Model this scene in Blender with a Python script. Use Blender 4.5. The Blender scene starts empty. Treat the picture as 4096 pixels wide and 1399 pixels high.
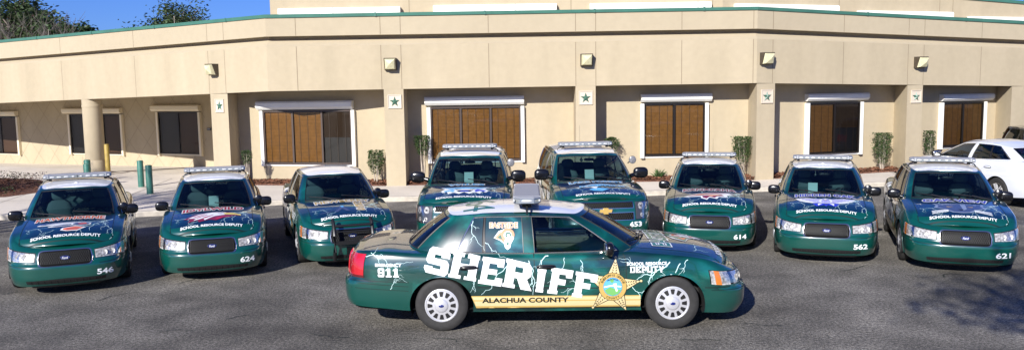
import bpy, bmesh, math, random
from mathutils import Vector, Matrix, noise
from mathutils.bvhtree import BVHTree
from mathutils.geometry import tessellate_polygon
R = math.radians
random.seed(7)
scene = bpy.context.scene
COL = scene.collection

# ------------------------------------------------------------------ camera, sky, sun, exposure
CAM_H = 3.07
cam_d = bpy.data.cameras.new('camera')
cam_d.sensor_width = 36.0
cam_d.lens = 36.0 * 3300 / 4096
cam_d.clip_end = 1500
cam = bpy.data.objects.new('camera', cam_d)
COL.objects.link(cam)
PITCH, ROLL = 0.10656, 0.01536
cam.matrix_world = (Matrix.Translation((0, 0, CAM_H)) @ Matrix.Rotation(math.pi / 2 - PITCH, 4, 'X')
                    @ Matrix.Rotation(-ROLL, 4, 'Z'))
scene.camera = cam

SUN_TO = Vector((-0.478, -1.0, 0.56)).normalized()      # towards the sun
SUN_EL = math.asin(SUN_TO.z)
SUN_AZ = math.atan2(SUN_TO.x, SUN_TO.y)
world = bpy.data.worlds.new('World')
scene.world = world
world.use_nodes = True
nt = world.node_tree
for n in list(nt.nodes):
    nt.nodes.remove(n)
sky = nt.nodes.new('ShaderNodeTexSky')
sky.sky_type = 'NISHITA'
sky.sun_disc = False
sky.sun_elevation = SUN_EL
sky.sun_rotation = SUN_AZ
sky.altitude = 0
sky.air_density = 1.0
sky.dust_density = 0.15
sky.ozone_density = 4.0
bg = nt.nodes.new('ShaderNodeBackground')
bg.inputs['Strength'].default_value = 0.058
wo = nt.nodes.new('ShaderNodeOutputWorld')
tint = nt.nodes.new('ShaderNodeMix')
tint.data_type = 'RGBA'
tint.blend_type = 'MULTIPLY'
tint.inputs[0].default_value = 1
tint.inputs[7].default_value = (.45, .70, 1.50, 1)
nt.links.new(sky.outputs[0], tint.inputs[6])
nt.links.new(tint.outputs[2], bg.inputs[0])
nt.links.new(bg.outputs[0], wo.inputs[0])
sun_d = bpy.data.lights.new('sun', 'SUN')
sun_d.energy = 5.0
sun_d.angle = R(0.5)
sun_d.color = (1.0, 0.965, 0.91)
sun = bpy.data.objects.new('sun', sun_d)
COL.objects.link(sun)
sun.rotation_euler = SUN_TO.to_track_quat('Z', 'Y').to_euler()
sun.location = SUN_TO * 60
vs = scene.view_settings
vs.view_transform = 'Standard'
vs.look = 'None'
vs.gamma = 1.0
vs.use_curve_mapping = False
vs.exposure = 0.60

# ------------------------------------------------------------------ materials
MATS = {}


def mat(name, color=(.5, .5, .5), rough=.6, metal=0., coat=0., spec=.5, noise_amt=0., noise_scale=5., bump=0., bump_scale=60., coat_rough=.03):
    if name in MATS:
        return MATS[name]
    m = bpy.data.materials.new(name)
    m.use_nodes = True
    t = m.node_tree
    b = t.nodes['Principled BSDF']
    b.inputs['Base Color'].default_value = (*color, 1)
    b.inputs['Roughness'].default_value = rough
    b.inputs['Metallic'].default_value = metal
    b.inputs['Coat Weight'].default_value = coat
    b.inputs['Coat Roughness'].default_value = coat_rough
    if coat: b.inputs['Coat IOR'].default_value = 1.8
    b.inputs['Specular IOR Level'].default_value = spec
    tc = t.nodes.new('ShaderNodeTexCoord')
    if noise_amt:
        nz = t.nodes.new('ShaderNodeTexNoise')
        nz.inputs['Scale'].default_value = noise_scale
        nz.inputs['Detail'].default_value = 6
        t.links.new(tc.outputs['Object'], nz.inputs['Vector'])
        mr = t.nodes.new('ShaderNodeMapRange')
        mr.inputs['From Min'].default_value = .3
        mr.inputs['From Max'].default_value = .7
        mr.inputs['To Min'].default_value = 1 - noise_amt
        mr.inputs['To Max'].default_value = 1 + noise_amt
        t.links.new(nz.outputs['Fac'], mr.inputs['Value'])
        mx = t.nodes.new('ShaderNodeMix')
        mx.data_type = 'RGBA'
        mx.blend_type = 'MULTIPLY'
        mx.inputs[0].default_value = 1
        mx.inputs[6].default_value = (*color, 1)
        t.links.new(mr.outputs[0], mx.inputs[7])
        t.links.new(mx.outputs[2], b.inputs['Base Color'])
    if bump:
        nb = t.nodes.new('ShaderNodeTexNoise')
        nb.inputs['Scale'].default_value = bump_scale
        nb.inputs['Detail'].default_value = 4
        t.links.new(tc.outputs['Object'], nb.inputs['Vector'])
        bp = t.nodes.new('ShaderNodeBump')
        bp.inputs['Strength'].default_value = bump
        bp.inputs['Distance'].default_value = .02
        t.links.new(nb.outputs['Fac'], bp.inputs['Height'])
        t.links.new(bp.outputs[0], b.inputs['Normal'])
    MATS[name] = m
    return m


def ramp_mat(name, stops, scale, detail=8, rough=.8, distort=0., bump=0., vec_scale=None, coat=0., second=None, rot=None):
    """Noise through a colour ramp."""
    m = bpy.data.materials.new(name)
    m.use_nodes = True
    t = m.node_tree
    b = t.nodes['Principled BSDF']
    b.inputs['Roughness'].default_value = rough
    b.inputs['Coat Weight'].default_value = coat
    b.inputs['Coat Roughness'].default_value = .02
    if coat: b.inputs['Coat IOR'].default_value = 1.8
    tc = t.nodes.new('ShaderNodeTexCoord')
    src = tc.outputs['Object']
    if vec_scale or rot:
        mp = t.nodes.new('ShaderNodeMapping')
        if vec_scale:
            mp.inputs['Scale'].default_value = vec_scale
        if rot:
            mp.inputs['Rotation'].default_value = rot
        t.links.new(src, mp.inputs['Vector'])
        src = mp.outputs[0]
    nz = t.nodes.new('ShaderNodeTexNoise')
    nz.inputs['Scale'].default_value = scale
    nz.inputs['Detail'].default_value = detail
    nz.inputs['Distortion'].default_value = distort
    t.links.new(src, nz.inputs['Vector'])
    cr = t.nodes.new('ShaderNodeValToRGB')
    cr.color_ramp.elements[0].position = stops[0][0]
    cr.color_ramp.elements[0].color = (*stops[0][1], 1)
    cr.color_ramp.elements[1].position = stops[-1][0]
    cr.color_ramp.elements[1].color = (*stops[-1][1], 1)
    for p, c in stops[1:-1]:
        e = cr.color_ramp.elements.new(p)
        e.color = (*c, 1)
    t.links.new(nz.outputs['Fac'], cr.inputs[0])
    out = cr.outputs[0]
    if second:                                   # (scale, amount, detail) fine grain multiplied in
        for sc, am, de in second:
            n2 = t.nodes.new('ShaderNodeTexNoise')
            n2.inputs['Scale'].default_value = sc
            n2.inputs['Detail'].default_value = de
            t.links.new(tc.outputs['Object'], n2.inputs['Vector'])
            mr = t.nodes.new('ShaderNodeMapRange')
            mr.inputs['From Min'].default_value = .3
            mr.inputs['From Max'].default_value = .7
            mr.inputs['To Min'].default_value = 1 - am
            mr.inputs['To Max'].default_value = 1 + am
            t.links.new(n2.outputs['Fac'], mr.inputs['Value'])
            mx = t.nodes.new('ShaderNodeMix')
            mx.data_type = 'RGBA'
            mx.blend_type = 'MULTIPLY'
            mx.inputs[0].default_value = 1
            t.links.new(out, mx.inputs[6])
            t.links.new(mr.outputs[0], mx.inputs[7])
            out = mx.outputs[2]
    t.links.new(out, b.inputs['Base Color'])
    if bump:
        bp = t.nodes.new('ShaderNodeBump')
        bp.inputs['Strength'].default_value = bump
        bp.inputs['Distance'].default_value = .02
        n3 = t.nodes.new('ShaderNodeTexNoise')
        n3.inputs['Scale'].default_value = 90
        n3.inputs['Detail'].default_value = 3
        t.links.new(tc.outputs['Object'], n3.inputs['Vector'])
        t.links.new(n3.outputs['Fac'], bp.inputs['Height'])
        t.links.new(bp.outputs[0], b.inputs['Normal'])
    MATS[name] = m
    return m


def glass_mat(name, tint=(.6, .7, .7), refl=1.0, base=.04):
    m = bpy.data.materials.new(name)
    m.use_nodes = True
    t = m.node_tree
    for n in list(t.nodes):
        t.nodes.remove(n)
    o = t.nodes.new('ShaderNodeOutputMaterial')
    tr = t.nodes.new('ShaderNodeBsdfTransparent')
    tr.inputs[0].default_value = (*tint, 1)
    gl = t.nodes.new('ShaderNodeBsdfGlossy')
    gl.inputs['Roughness'].default_value = .01
    gl.inputs['Color'].default_value = (1, 1, 1, 1)
    fr = t.nodes.new('ShaderNodeFresnel')
    fr.inputs['IOR'].default_value = 1.52
    ml = t.nodes.new('ShaderNodeMath')
    ml.operation = 'MULTIPLY'
    ml.inputs[1].default_value = refl
    t.links.new(fr.outputs[0], ml.inputs[0])
    mx = t.nodes.new('ShaderNodeMixShader')
    t.links.new(ml.outputs[0], mx.inputs[0])
    t.links.new(tr.outputs[0], mx.inputs[1])
    t.links.new(gl.outputs[0], mx.inputs[2])
    t.links.new(mx.outputs[0], o.inputs[0])
    MATS[name] = m
    return m


STUCCO = ramp_mat('stucco', [(.3, (.388, .324, .218)), (.5, (.418, .348, .235)), (.7, (.442, .369, .252))], .55, vec_scale=(2.2, 2.2, .40), rough=.9, bump=.25, second=[(6, .03, 5)])
STUCCO2 = ramp_mat('stucco_upper', [(.3, (.40, .334, .228)), (.7, (.43, .362, .248))], .3, rough=.9, bump=.2, second=[(5, .03, 5)])
mat('cap_green', (.05, .155, .115), .35, noise_amt=.12, noise_scale=2)
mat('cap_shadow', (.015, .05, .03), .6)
mat('joint', (.22, .17, .11), .9)
mat('score_line', (.20, .155, .105), .9)
mat('white_paint', (.80, .79, .74), .5, noise_amt=.03, noise_scale=6)
mat('porch_trim', (.74, .66, .50), .6)
mat('bronze_frame', (.018, .014, .012), .35, metal=.3)
mat('brown_frame', (.06, .04, .03), .4)
mat('window_dark', (.006, .006, .007), .5)
mat('curtain_brown', (.055, .024, .010), .7)
mat('blind_wood', (.25, .125, .036), .5, noise_amt=.15, noise_scale=9)
mat('blind_dark', (.04, .025, .015), .5)
glass_mat('window_glass', (.86, .84, .80), .5)
glass_mat('car_glass', (.37, .49, .51), .9)
glass_mat('tinted_glass', (.10, .12, .12), 1.2)
glass_mat('lens_clear', (.90, .90, .90), .45)
mat('plaque_stone', (.58, .50, .40), .8)
mat('star_green', (.05, .13, .09), .45, noise_amt=.15)
mat('lamp_housing', (.06, .045, .03), .5, noise_amt=.3, noise_scale=12)
mat('lamp_lens', (.62, .58, .36), .25, noise_amt=.12, noise_scale=14, coat=.3)
ASPHALT = ramp_mat('asphalt', [(.30, (.072, .064, .053)), (.44, (.124, .113, .095)), (.56, (.163, .149, .126)), (.70, (.240, .221, .188))], .45, detail=5, rough=.88, bump=.9,
                   second=[(24, .55, 2), (60, .8, 2), (1.6, .30, 6), (.5, .18, 3)])
CONCRETE = ramp_mat('concrete', [(.3, (.58, .52, .43)), (.7, (.70, .63, .53))], .6, rough=.9, bump=.3, second=[(18, .06, 4)])
mat('curb_concrete', (.50, .45, .37), .9, noise_amt=.2, noise_scale=5)
mat('slab_joint', (.20, .17, .13), .9)
MULCH = ramp_mat('mulch', [(.35, (.035, .013, .008)), (.5, (.13, .05, .026)), (.65, (.30, .14, .08))], 26, detail=6, rough=.95, bump=1.0)
mat('mulch_chip', (.20, .085, .045), .9, noise_amt=.5, noise_scale=7)
mat('bollard_green', (.035, .14, .105), .45, noise_amt=.2, noise_scale=8)
mat('bollard_yellow', (.34, .24, .05), .5, noise_amt=.2, noise_scale=6)
mat('leaf_shrub', (.048, .090, .026), .5, noise_amt=.6, noise_scale=9)
mat('leaf_dark', (.050, .080, .030), .6, noise_amt=.6, noise_scale=1.5)
mat('leaf_pine', (.045, .085, .028), .6, noise_amt=.6, noise_scale=1.5)
mat('leaf_red', (.07, .028, .025), .6, noise_amt=.6, noise_scale=5)
mat('bark', (.20, .16, .13), .9, noise_amt=.3, noise_scale=4)
mat('bark_grey', (.13, .115, .10), .9, noise_amt=.4, noise_scale=4)
mat('bark_pale', (.42, .36, .29), .9, noise_amt=.3, noise_scale=6)

# vehicle materials
G0 = (.001, .060, .046)
mat('green_paint', G0, .28, coat=1.0, metal=.0, spec=.5, noise_amt=.05, noise_scale=2)
NAVY = ramp_mat('hood_wrap', [(.30, (.001, .010, .038)), (.56, (.002, .024, .055)), (.70, (.003, .070, .080)), (.85, (.05, .28, .25))], .9, detail=7, rough=.3, distort=1.5, coat=1.0)
SIDEW = ramp_mat('side_wrap', [(.28, (.001, .010, .014)), (.45, (.001, .026, .022)), (.59, (.001, .064, .050)), (.70, (.005, .14, .115)), (.8, (.06, .30, .27))], 1.3, detail=7, rough=.3,
                 distort=1.2, coat=1.0, vec_scale=(.7, 1.0, 1.5))
mat('white_roof', (.86, .86, .87), .3, coat=1.0)
mat('white_car_paint', (.72, .75, .80), .3, coat=1.0)
mat('dark_car_paint', (.06, .055, .05), .25, coat=1.0, metal=.3)
mat('black_trim', (.010, .010, .011), .42)
mat('black_gloss', (.005, .005, .006), .24, coat=.12)
mat('seam', (.002, .012, .010), .6)
mat('tire', (.022, .021, .020), .75, noise_amt=.2, noise_scale=20)
mat('hubcap', (.62, .62, .64), .32, metal=.45)
mat('grille_wire', (.035, .035, .035), .5, metal=.2)
mat('grille_black', (.006, .006, .006), .95, spec=.1)
mat('hub_slot', (.006, .006, .006), .7)
mat('chrome', (.72, .70, .66), .25, metal=1.0)
mat('reflector', (.50, .49, .47), .35, metal=.25, noise_amt=.65, noise_scale=34)
mat('spot_lens', (.16, .16, .17), .3, noise_amt=.4, noise_scale=60)
mat('headlamp_dark', (.10, .10, .11), .3, metal=.4)
mat('amber', (.75, .22, .03), .3, coat=.5)
mat('red_lens', (.45, .008, .015), .2, coat=1.0)
mat('red_dark', (.10, .004, .006), .3, coat=1.0)
mat('interior', (.05, .075, .08), .85)
mat('seat_fabric', (.13, .18, .185), .9)
mat('interior_beige', (.35, .30, .22), .9)
mat('paper', (.62, .80, .76), .8)
mat('bar_top', (.36, .37, .39), .4, metal=.3)
mat('bar_lens', (.22, .235, .235), .12, coat=1.0)
mat('bar_led', (.52, .53, .53), .3)
mat('vinyl_white', (.82, .84, .84), .35, coat=.5)
mat('vinyl_bolt', (.62, .86, .84), .35, coat=.5)
mat('vinyl_glow', (.06, .33, .30), .35, coat=.7)
mat('vinyl_cream', (.64, .52, .27), .35, coat=.5)
mat('vinyl_gold', (.52, .35, .10), .35, coat=.5)
mat('vinyl_black', (.008, .010, .010), .35, coat=.5)
mat('vinyl_red', (.42, .015, .035), .35, coat=.5)
mat('vinyl_orange', (.72, .13, .03), .35, coat=.5)
mat('vinyl_blue', (.03, .045, .50), .35, coat=.5)
mat('vinyl_sky', (.12, .42, .72), .35, coat=.5)
mat('vinyl_maroon', (.22, .012, .03), .35, coat=.5)
mat('vinyl_violet', (.36, .34, .68), .35, coat=.5)
mat('vinyl_yellow', (.78, .62, .10), .35, coat=.5)
mat('vinyl_slate', (.05, .07, .15), .35, coat=.5)
mat('vinyl_grey', (.22, .27, .38), .35, coat=.5)
mat('vinyl_green', (.008, .14, .085), .35, coat=.5)
mat('vinyl_tan', (.72, .30, .15), .35, coat=.5)
mat('vinyl_leaf', (.16, .42, .12), .35, coat=.5)
mat('emblem_blue', (.01, .02, .14), .25, coat=1.0)

ramp_mat('window_film', [(.30, (.002, .012, .016)), (.5, (.006, .045, .052)), (.62, (.02, .14, .15)), (.8, (.10, .33, .34))], 2.2, detail=6, rough=.25, distort=.8, coat=1.0)
# ------------------------------------------------------------------ helpers


class MB:
    """Collects polygons and links them as one mesh object."""

    def __init__(s):
        s.v = []; s.f = []; s.m = []; s.names = []

    def mi(s, name):
        if name not in s.names:
            s.names.append(name)
        return s.names.index(name)

    def poly(s, pts, m):
        i = len(s.v)
        s.v += [tuple(p) for p in pts]
        s.f.append(tuple(range(i, i + len(pts))))
        s.m.append(s.mi(m))

    def grid(s, rows, m, flip=False, closed=False):
        i0 = len(s.v); n = len(rows[0]); k = s.mi(m)
        for r in rows:
            s.v += [tuple(p) for p in r]
        for a in range(len(rows) - 1):
            for b in range(n if closed else n - 1):
                c = (b + 1) % n
                q = (i0 + a * n + b, i0 + a * n + c, i0 + (a + 1) * n + c, i0 + (a + 1) * n + b)
                s.f.append(q[::-1] if flip else q); s.m.append(k)

    def box(s, o, ax, ay, az, m, center=False):
        o, ax, ay, az = Vector(o), Vector(ax), Vector(ay), Vector(az)
        if center:
            o = o - (ax + ay + az) / 2
        P = [o, o + ax, o + ax + ay, o + ay, o + az, o + ax + az, o + ax + ay + az, o + ay + az]
        i = len(s.v); s.v += [tuple(p) for p in P]; k = s.mi(m)
        fs = [(0, 3, 2, 1), (4, 5, 6, 7), (0, 1, 5, 4), (1, 2, 6, 5), (2, 3, 7, 6), (3, 0, 4, 7)]
        if ax.cross(ay).dot(az) < 0:
            fs = [f[::-1] for f in fs]
        for f in fs:
            s.f.append(tuple(i + j for j in f)); s.m.append(k)

    def bx(s, x0, x1, y0, y1, z0, z1, m):
        s.box((x0, y0, z0), (x1 - x0, 0, 0), (0, y1 - y0, 0), (0, 0, z1 - z0), m)

    def tube(s, pts, rad, m, n=8, cap=True):
        pts = [Vector(p) for p in pts]
        rs = rad if isinstance(rad, (list, tuple)) else [rad] * len(pts)
        rows = []
        up = Vector((0, 0, 1))
        for i, p in enumerate(pts):
            d = (pts[min(i + 1, len(pts) - 1)] - pts[max(i - 1, 0)]).normalized()
            u = d.cross(up)
            if u.length < .05:
                u = d.cross(Vector((1, 0, 0)))
            u.normalize(); w = u.cross(d).normalized()
            rows.append([p + (u * math.cos(2 * math.pi * j / n) + w * math.sin(2 * math.pi * j / n)) * rs[i] for j in range(n)])
        s.grid(rows, m, closed=True)
        if cap:
            s.poly(rows[0], m); s.poly(rows[-1][::-1], m)

    def lathe(s, prof, o, axis, m, n=24, mats=None):
        """prof: (radius, along) points round an axis."""
        o = Vector(o); a = Vector(axis).normalized()
        u = a.cross(Vector((0, 0, 1)))
        if u.length < .05:
            u = a.cross(Vector((1, 0, 0)))
        u.normalize(); w = a.cross(u)
        rows = [[o + a * h + (u * math.cos(2 * math.pi * j / n) + w * math.sin(2 * math.pi * j / n)) * r for j in range(n)] for r, h in prof]
        if mats is None:
            s.grid(rows, m, closed=True)
        else:
            for i in range(len(rows) - 1):
                s.grid(rows[i:i + 2], mats[i], closed=True)

    def ball(s, c, r, m, n=14, sq=2.0):
        """superellipsoid, r = (rx, ry, rz)"""
        c = Vector(c)

        def pw(v):
            return math.copysign(abs(v) ** (2 / sq), v)
        rows = []
        for i in range(n // 2 + 1):
            t = math.pi * i / (n // 2) - math.pi / 2
            rows.append([c + Vector((r[0] * pw(math.cos(t)) * pw(math.cos(2 * math.pi * j / n)), r[1] * pw(math.cos(t)) * pw(math.sin(2 * math.pi * j / n)), r[2] * pw(math.sin(t)))) for j in range(n)])
        s.grid(rows, m, closed=True)

    def mesh(s, name, smooth=None, merge=False):
        me = bpy.data.meshes.new(name)
        me.from_pydata(s.v, [], s.f)
        for nme in s.names:
            me.materials.append(MATS[nme])
        me.polygons.foreach_set('material_index', s.m)
        if merge:
            bm = bmesh.new(); bm.from_mesh(me)
            bmesh.ops.remove_doubles(bm, verts=bm.verts, dist=1e-4)
            bmesh.ops.recalc_face_normals(bm, faces=bm.faces)
            bm.to_mesh(me); bm.free()
        if smooth is not None:
            me.polygons.foreach_set('use_smooth', [True] * len(me.polygons))
            me.set_sharp_from_angle(angle=R(smooth))
        me.update()
        return me

    def build(s, name, parent=None, smooth=None, merge=False, **kw):
        return link(name, s.mesh(name, smooth, merge), parent, **kw)


def link(name, me, parent=None, label=None, cat=None, group=None, kind=None):
    o = bpy.data.objects.new(name, me)
    COL.objects.link(o)
    if parent is not None:
        o.parent = parent
    tag(o, label, cat, group, kind)
    return o


def tag(o, label=None, cat=None, group=None, kind=None):
    if label: o['label'] = label
    if cat: o['category'] = cat
    if group: o['group'] = group
    if kind: o['kind'] = kind


def thing(name, loc, rz, label, cat, group=None):
    o = link(name, None, None, label, cat, group)
    o.location = loc
    o.rotation_euler = (0, 0, rz)
    return o


def catmull(P, per=6):
    """P list of tuples; open curve through all points."""
    P = [Vector(p) for p in P]
    out = []
    for i in range(len(P) - 1):
        a, b, c, d = P[max(i - 1, 0)], P[i], P[i + 1], P[min(i + 2, len(P) - 1)]
        if i == 0: a = b + (b - c)
        if i == len(P) - 2: d = c + (c - b)
        for k in range(per):
            t = k / per
            out.append(.5 * ((2 * b) + (c - a) * t + (2 * a - 5 * b + 4 * c - d) * t * t + (3 * b - a - 3 * c + d) * t ** 3))
    out.append(P[-1])
    return out


def interp(tab, x):
    """piecewise linear smooth-ish interpolation, tab sorted by first."""
    if x <= tab[0][0]: return tab[0][1]
    for (a, va), (b, vb) in zip(tab, tab[1:]):
        if x <= b:
            t = (x - a) / (b - a)
            return va + (vb - va) * t
    return tab[-1][1]


def hermite(tab, x):
    if x <= tab[0][0]: return tab[0][1]
    if x >= tab[-1][0]: return tab[-1][1]
    n = len(tab)
    for i in range(n - 1):
        x0, y0 = tab[i]; x1, y1 = tab[i + 1]
        if x <= x1:
            def sl(k):
                if k == 0 or k == n - 1: return 0 if k else (tab[1][1] - tab[0][1]) / (tab[1][0] - tab[0][0])
                return (tab[k + 1][1] - tab[k - 1][1]) / (tab[k + 1][0] - tab[k - 1][0])
            h = x1 - x0; t = (x - x0) / h
            return ((2 * t ** 3 - 3 * t * t + 1) * y0 + (t ** 3 - 2 * t * t + t) * h * sl(i) + (-2 * t ** 3 + 3 * t * t) * y1 + (t ** 3 - t * t) * h * sl(i + 1))


# ---------------- flat artwork that is laid on curved panels
_txt = {}


def text_geo(s, bold=.02, shear=0.):
    key = (s, bold, shear)
    if key in _txt: return _txt[key]
    c = bpy.data.curves.new('t', 'FONT')
    c.body = s; c.offset = bold; c.shear = shear; c.resolution_u = 3
    c.fill_mode = 'FRONT'
    o = bpy.data.objects.new('t', c)
    COL.objects.link(o)
    dg = bpy.context.evaluated_depsgraph_get()
    me = bpy.data.meshes.new_from_object(o.evaluated_get(dg))
    V = [(v.co.x, v.co.y) for v in me.vertices]
    F = [tuple(p.vertices) for p in me.polygons]
    bpy.data.objects.remove(o); bpy.data.curves.remove(c); bpy.data.meshes.remove(me)
    _txt[key] = (V, F)
    return V, F


class Art:
    def __init__(s):
        s.items = []

    def add(s, V, F, m, layer=0):
        s.items.append((V, F, m, layer))

    def text(s, st, cx, cy, w, h, m, layer=0, bold=.02, shear=0., arc=0., rot=0., grow=0., ref=None):
        """centred text scaled to w x h; arc bends the ends down (>0)."""
        V, F = text_geo(st, bold, shear)
        V0, _ = text_geo(st, ref if ref is not None else bold, shear)
        xs = [v[0] for v in V0]; ys = [v[1] for v in V0]
        x0, x1, y0, y1 = min(xs), max(xs), min(ys), max(ys)
        out = []
        for x, y in V:
            u = ((x - x0) / (x1 - x0) - .5) * w
            v = ((y - y0) / (y1 - y0) - .5) * h
            v -= arc * (2 * u / w) ** 2
            c, sn = math.cos(rot), math.sin(rot)
            out.append((cx + u * c - v * sn, cy + u * sn + v * c))
        s.add(out, F, m, layer)

    def outlined(s, st, cx, cy, w, h, m, m2, layer=1, bold=.02, out=.05, **kw):
        s.text(st, cx, cy, w, h, m2, layer, bold=bold + out, ref=bold, **kw)
        s.text(st, cx, cy, w, h, m, layer + 1, bold=bold, **kw)

    def poly(s, loops, m, layer=0):
        if not isinstance(loops[0][0], (tuple, list)):
            loops = [loops]
        flat = [p for l in loops for p in l]
        tris = tessellate_polygon([[Vector((p[0], p[1], 0)) for p in l] for l in loops])
        s.add(flat, [tuple(t) for t in tris], m, layer)

    def ribbon(s, pts, w, m, layer=0):
        n = len(pts)
        ws = w if isinstance(w, (list, tuple)) else [w] * n
        L, Rr = [], []
        for i in range(n):
            a = pts[max(i - 1, 0)]; b = pts[min(i + 1, n - 1)]
            dx, dy = b[0] - a[0], b[1] - a[1]
            l = math.hypot(dx, dy) or 1
            nx, ny = -dy / l * ws[i] / 2, dx / l * ws[i] / 2
            L.append((pts[i][0] + nx, pts[i][1] + ny)); Rr.append((pts[i][0] - nx, pts[i][1] - ny))
        V = L + Rr
        s.add(V, [(i, i + 1, n + i + 1, n + i) for i in range(n - 1)], m, layer)

    def disc(s, cx, cy, r, m, layer=0, n=32, rx=1.0):
        s.add([(cx + r * rx * math.cos(2 * math.pi * i / n), cy + r * math.sin(2 * math.pi * i / n)) for i in range(n)], [tuple(range(n))], m, layer)

    def bolt(s, p0, p1, w, rng, m='vinyl_bolt', layer=1, fork=2, jag=.22):
        pts = [p0, p1]
        for k in range(4):
            q = [pts[0]]
            for a, b in zip(pts, pts[1:]):
                l = math.hypot(b[0] - a[0], b[1] - a[1])
                o = rng.uniform(-jag, jag) * l
                mx, my = (a[0] + b[0]) / 2, (a[1] + b[1]) / 2
                q += [(mx - (b[1] - a[1]) / l * o, my + (b[0] - a[0]) / l * o), b]
            pts = q
        n = len(pts)
        s.ribbon(pts, [.72 * w * (1 - .75 * i / n) for i in range(n)], m, layer)
        for _ in range(fork):
            i = rng.randrange(2, n - 4)
            ang = math.atan2(p1[1] - p0[1], p1[0] - p0[0]) + rng.choice((-1, 1)) * rng.uniform(.4, .9)
            L = math.hypot(p1[0] - p0[0], p1[1] - p0[1]) * rng.uniform(.25, .5)
            s.bolt(pts[i], (pts[i][0] + L * math.cos(ang), pts[i][1] + L * math.sin(ang)), w * .65, rng, m, layer, fork - 1, jag)

    def build(s, name, parent, project, cut=.06, lift=.0012):
        """project(u, v) -> (point, normal) or None."""
        bm = bmesh.new()
        lay = bm.verts.layers.float.new('lay')
        names = []
        for V, F, m, l in s.items:
            if m not in names: names.append(m)
            k = names.index(m)
            vs_ = [bm.verts.new((x, y, 0)) for x, y in V]
            for v in vs_: v[lay] = l
            for f in F:
                try:
                    fc = bm.faces.new([vs_[i] for i in f]); fc.material_index = k
                except ValueError:
                    pass
        if cut:
            for ax in (0, 1):
                c = [v.co[ax] for v in bm.verts]
                a = math.floor(min(c) / cut) * cut
                while a < max(c):
                    a += cut
                    no = (1, 0, 0) if ax == 0 else (0, 1, 0)
                    co = (a, 0, 0) if ax == 0 else (0, a, 0)
                    bmesh.ops.bisect_plane(bm, geom=bm.verts[:] + bm.edges[:] + bm.faces[:], dist=1e-5, plane_co=co, plane_no=no)
        dead = []
        for v in bm.verts:
            r = project(v.co.x, v.co.y)
            if r is None:
                dead.append(v)
            else:
                v.co = r[0] + r[1] * (.0022 + lift * v[lay])
        bmesh.ops.delete(bm, geom=dead, context='VERTS')
        me = bpy.data.meshes.new(name)
        bm.to_mesh(me); bm.free()
        for nme in names: me.materials.append(MATS[nme])
        me.polygons.foreach_set('use_smooth', [True] * len(me.polygons))
        return me


def raycaster(bvh, origin, direction):
    """origin(u, v) -> Vector"""
    d = Vector(direction)

    def f(u, v):
        o = origin(u, v)
        h = bvh.ray_cast(o, d)
        if h[0] is None: return None
        n = h[1]
        if n.dot(d) > 0: n = -n
        return h[0], n
    return f

# ------------------------------------------------------------------ vehicle bodies


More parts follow.
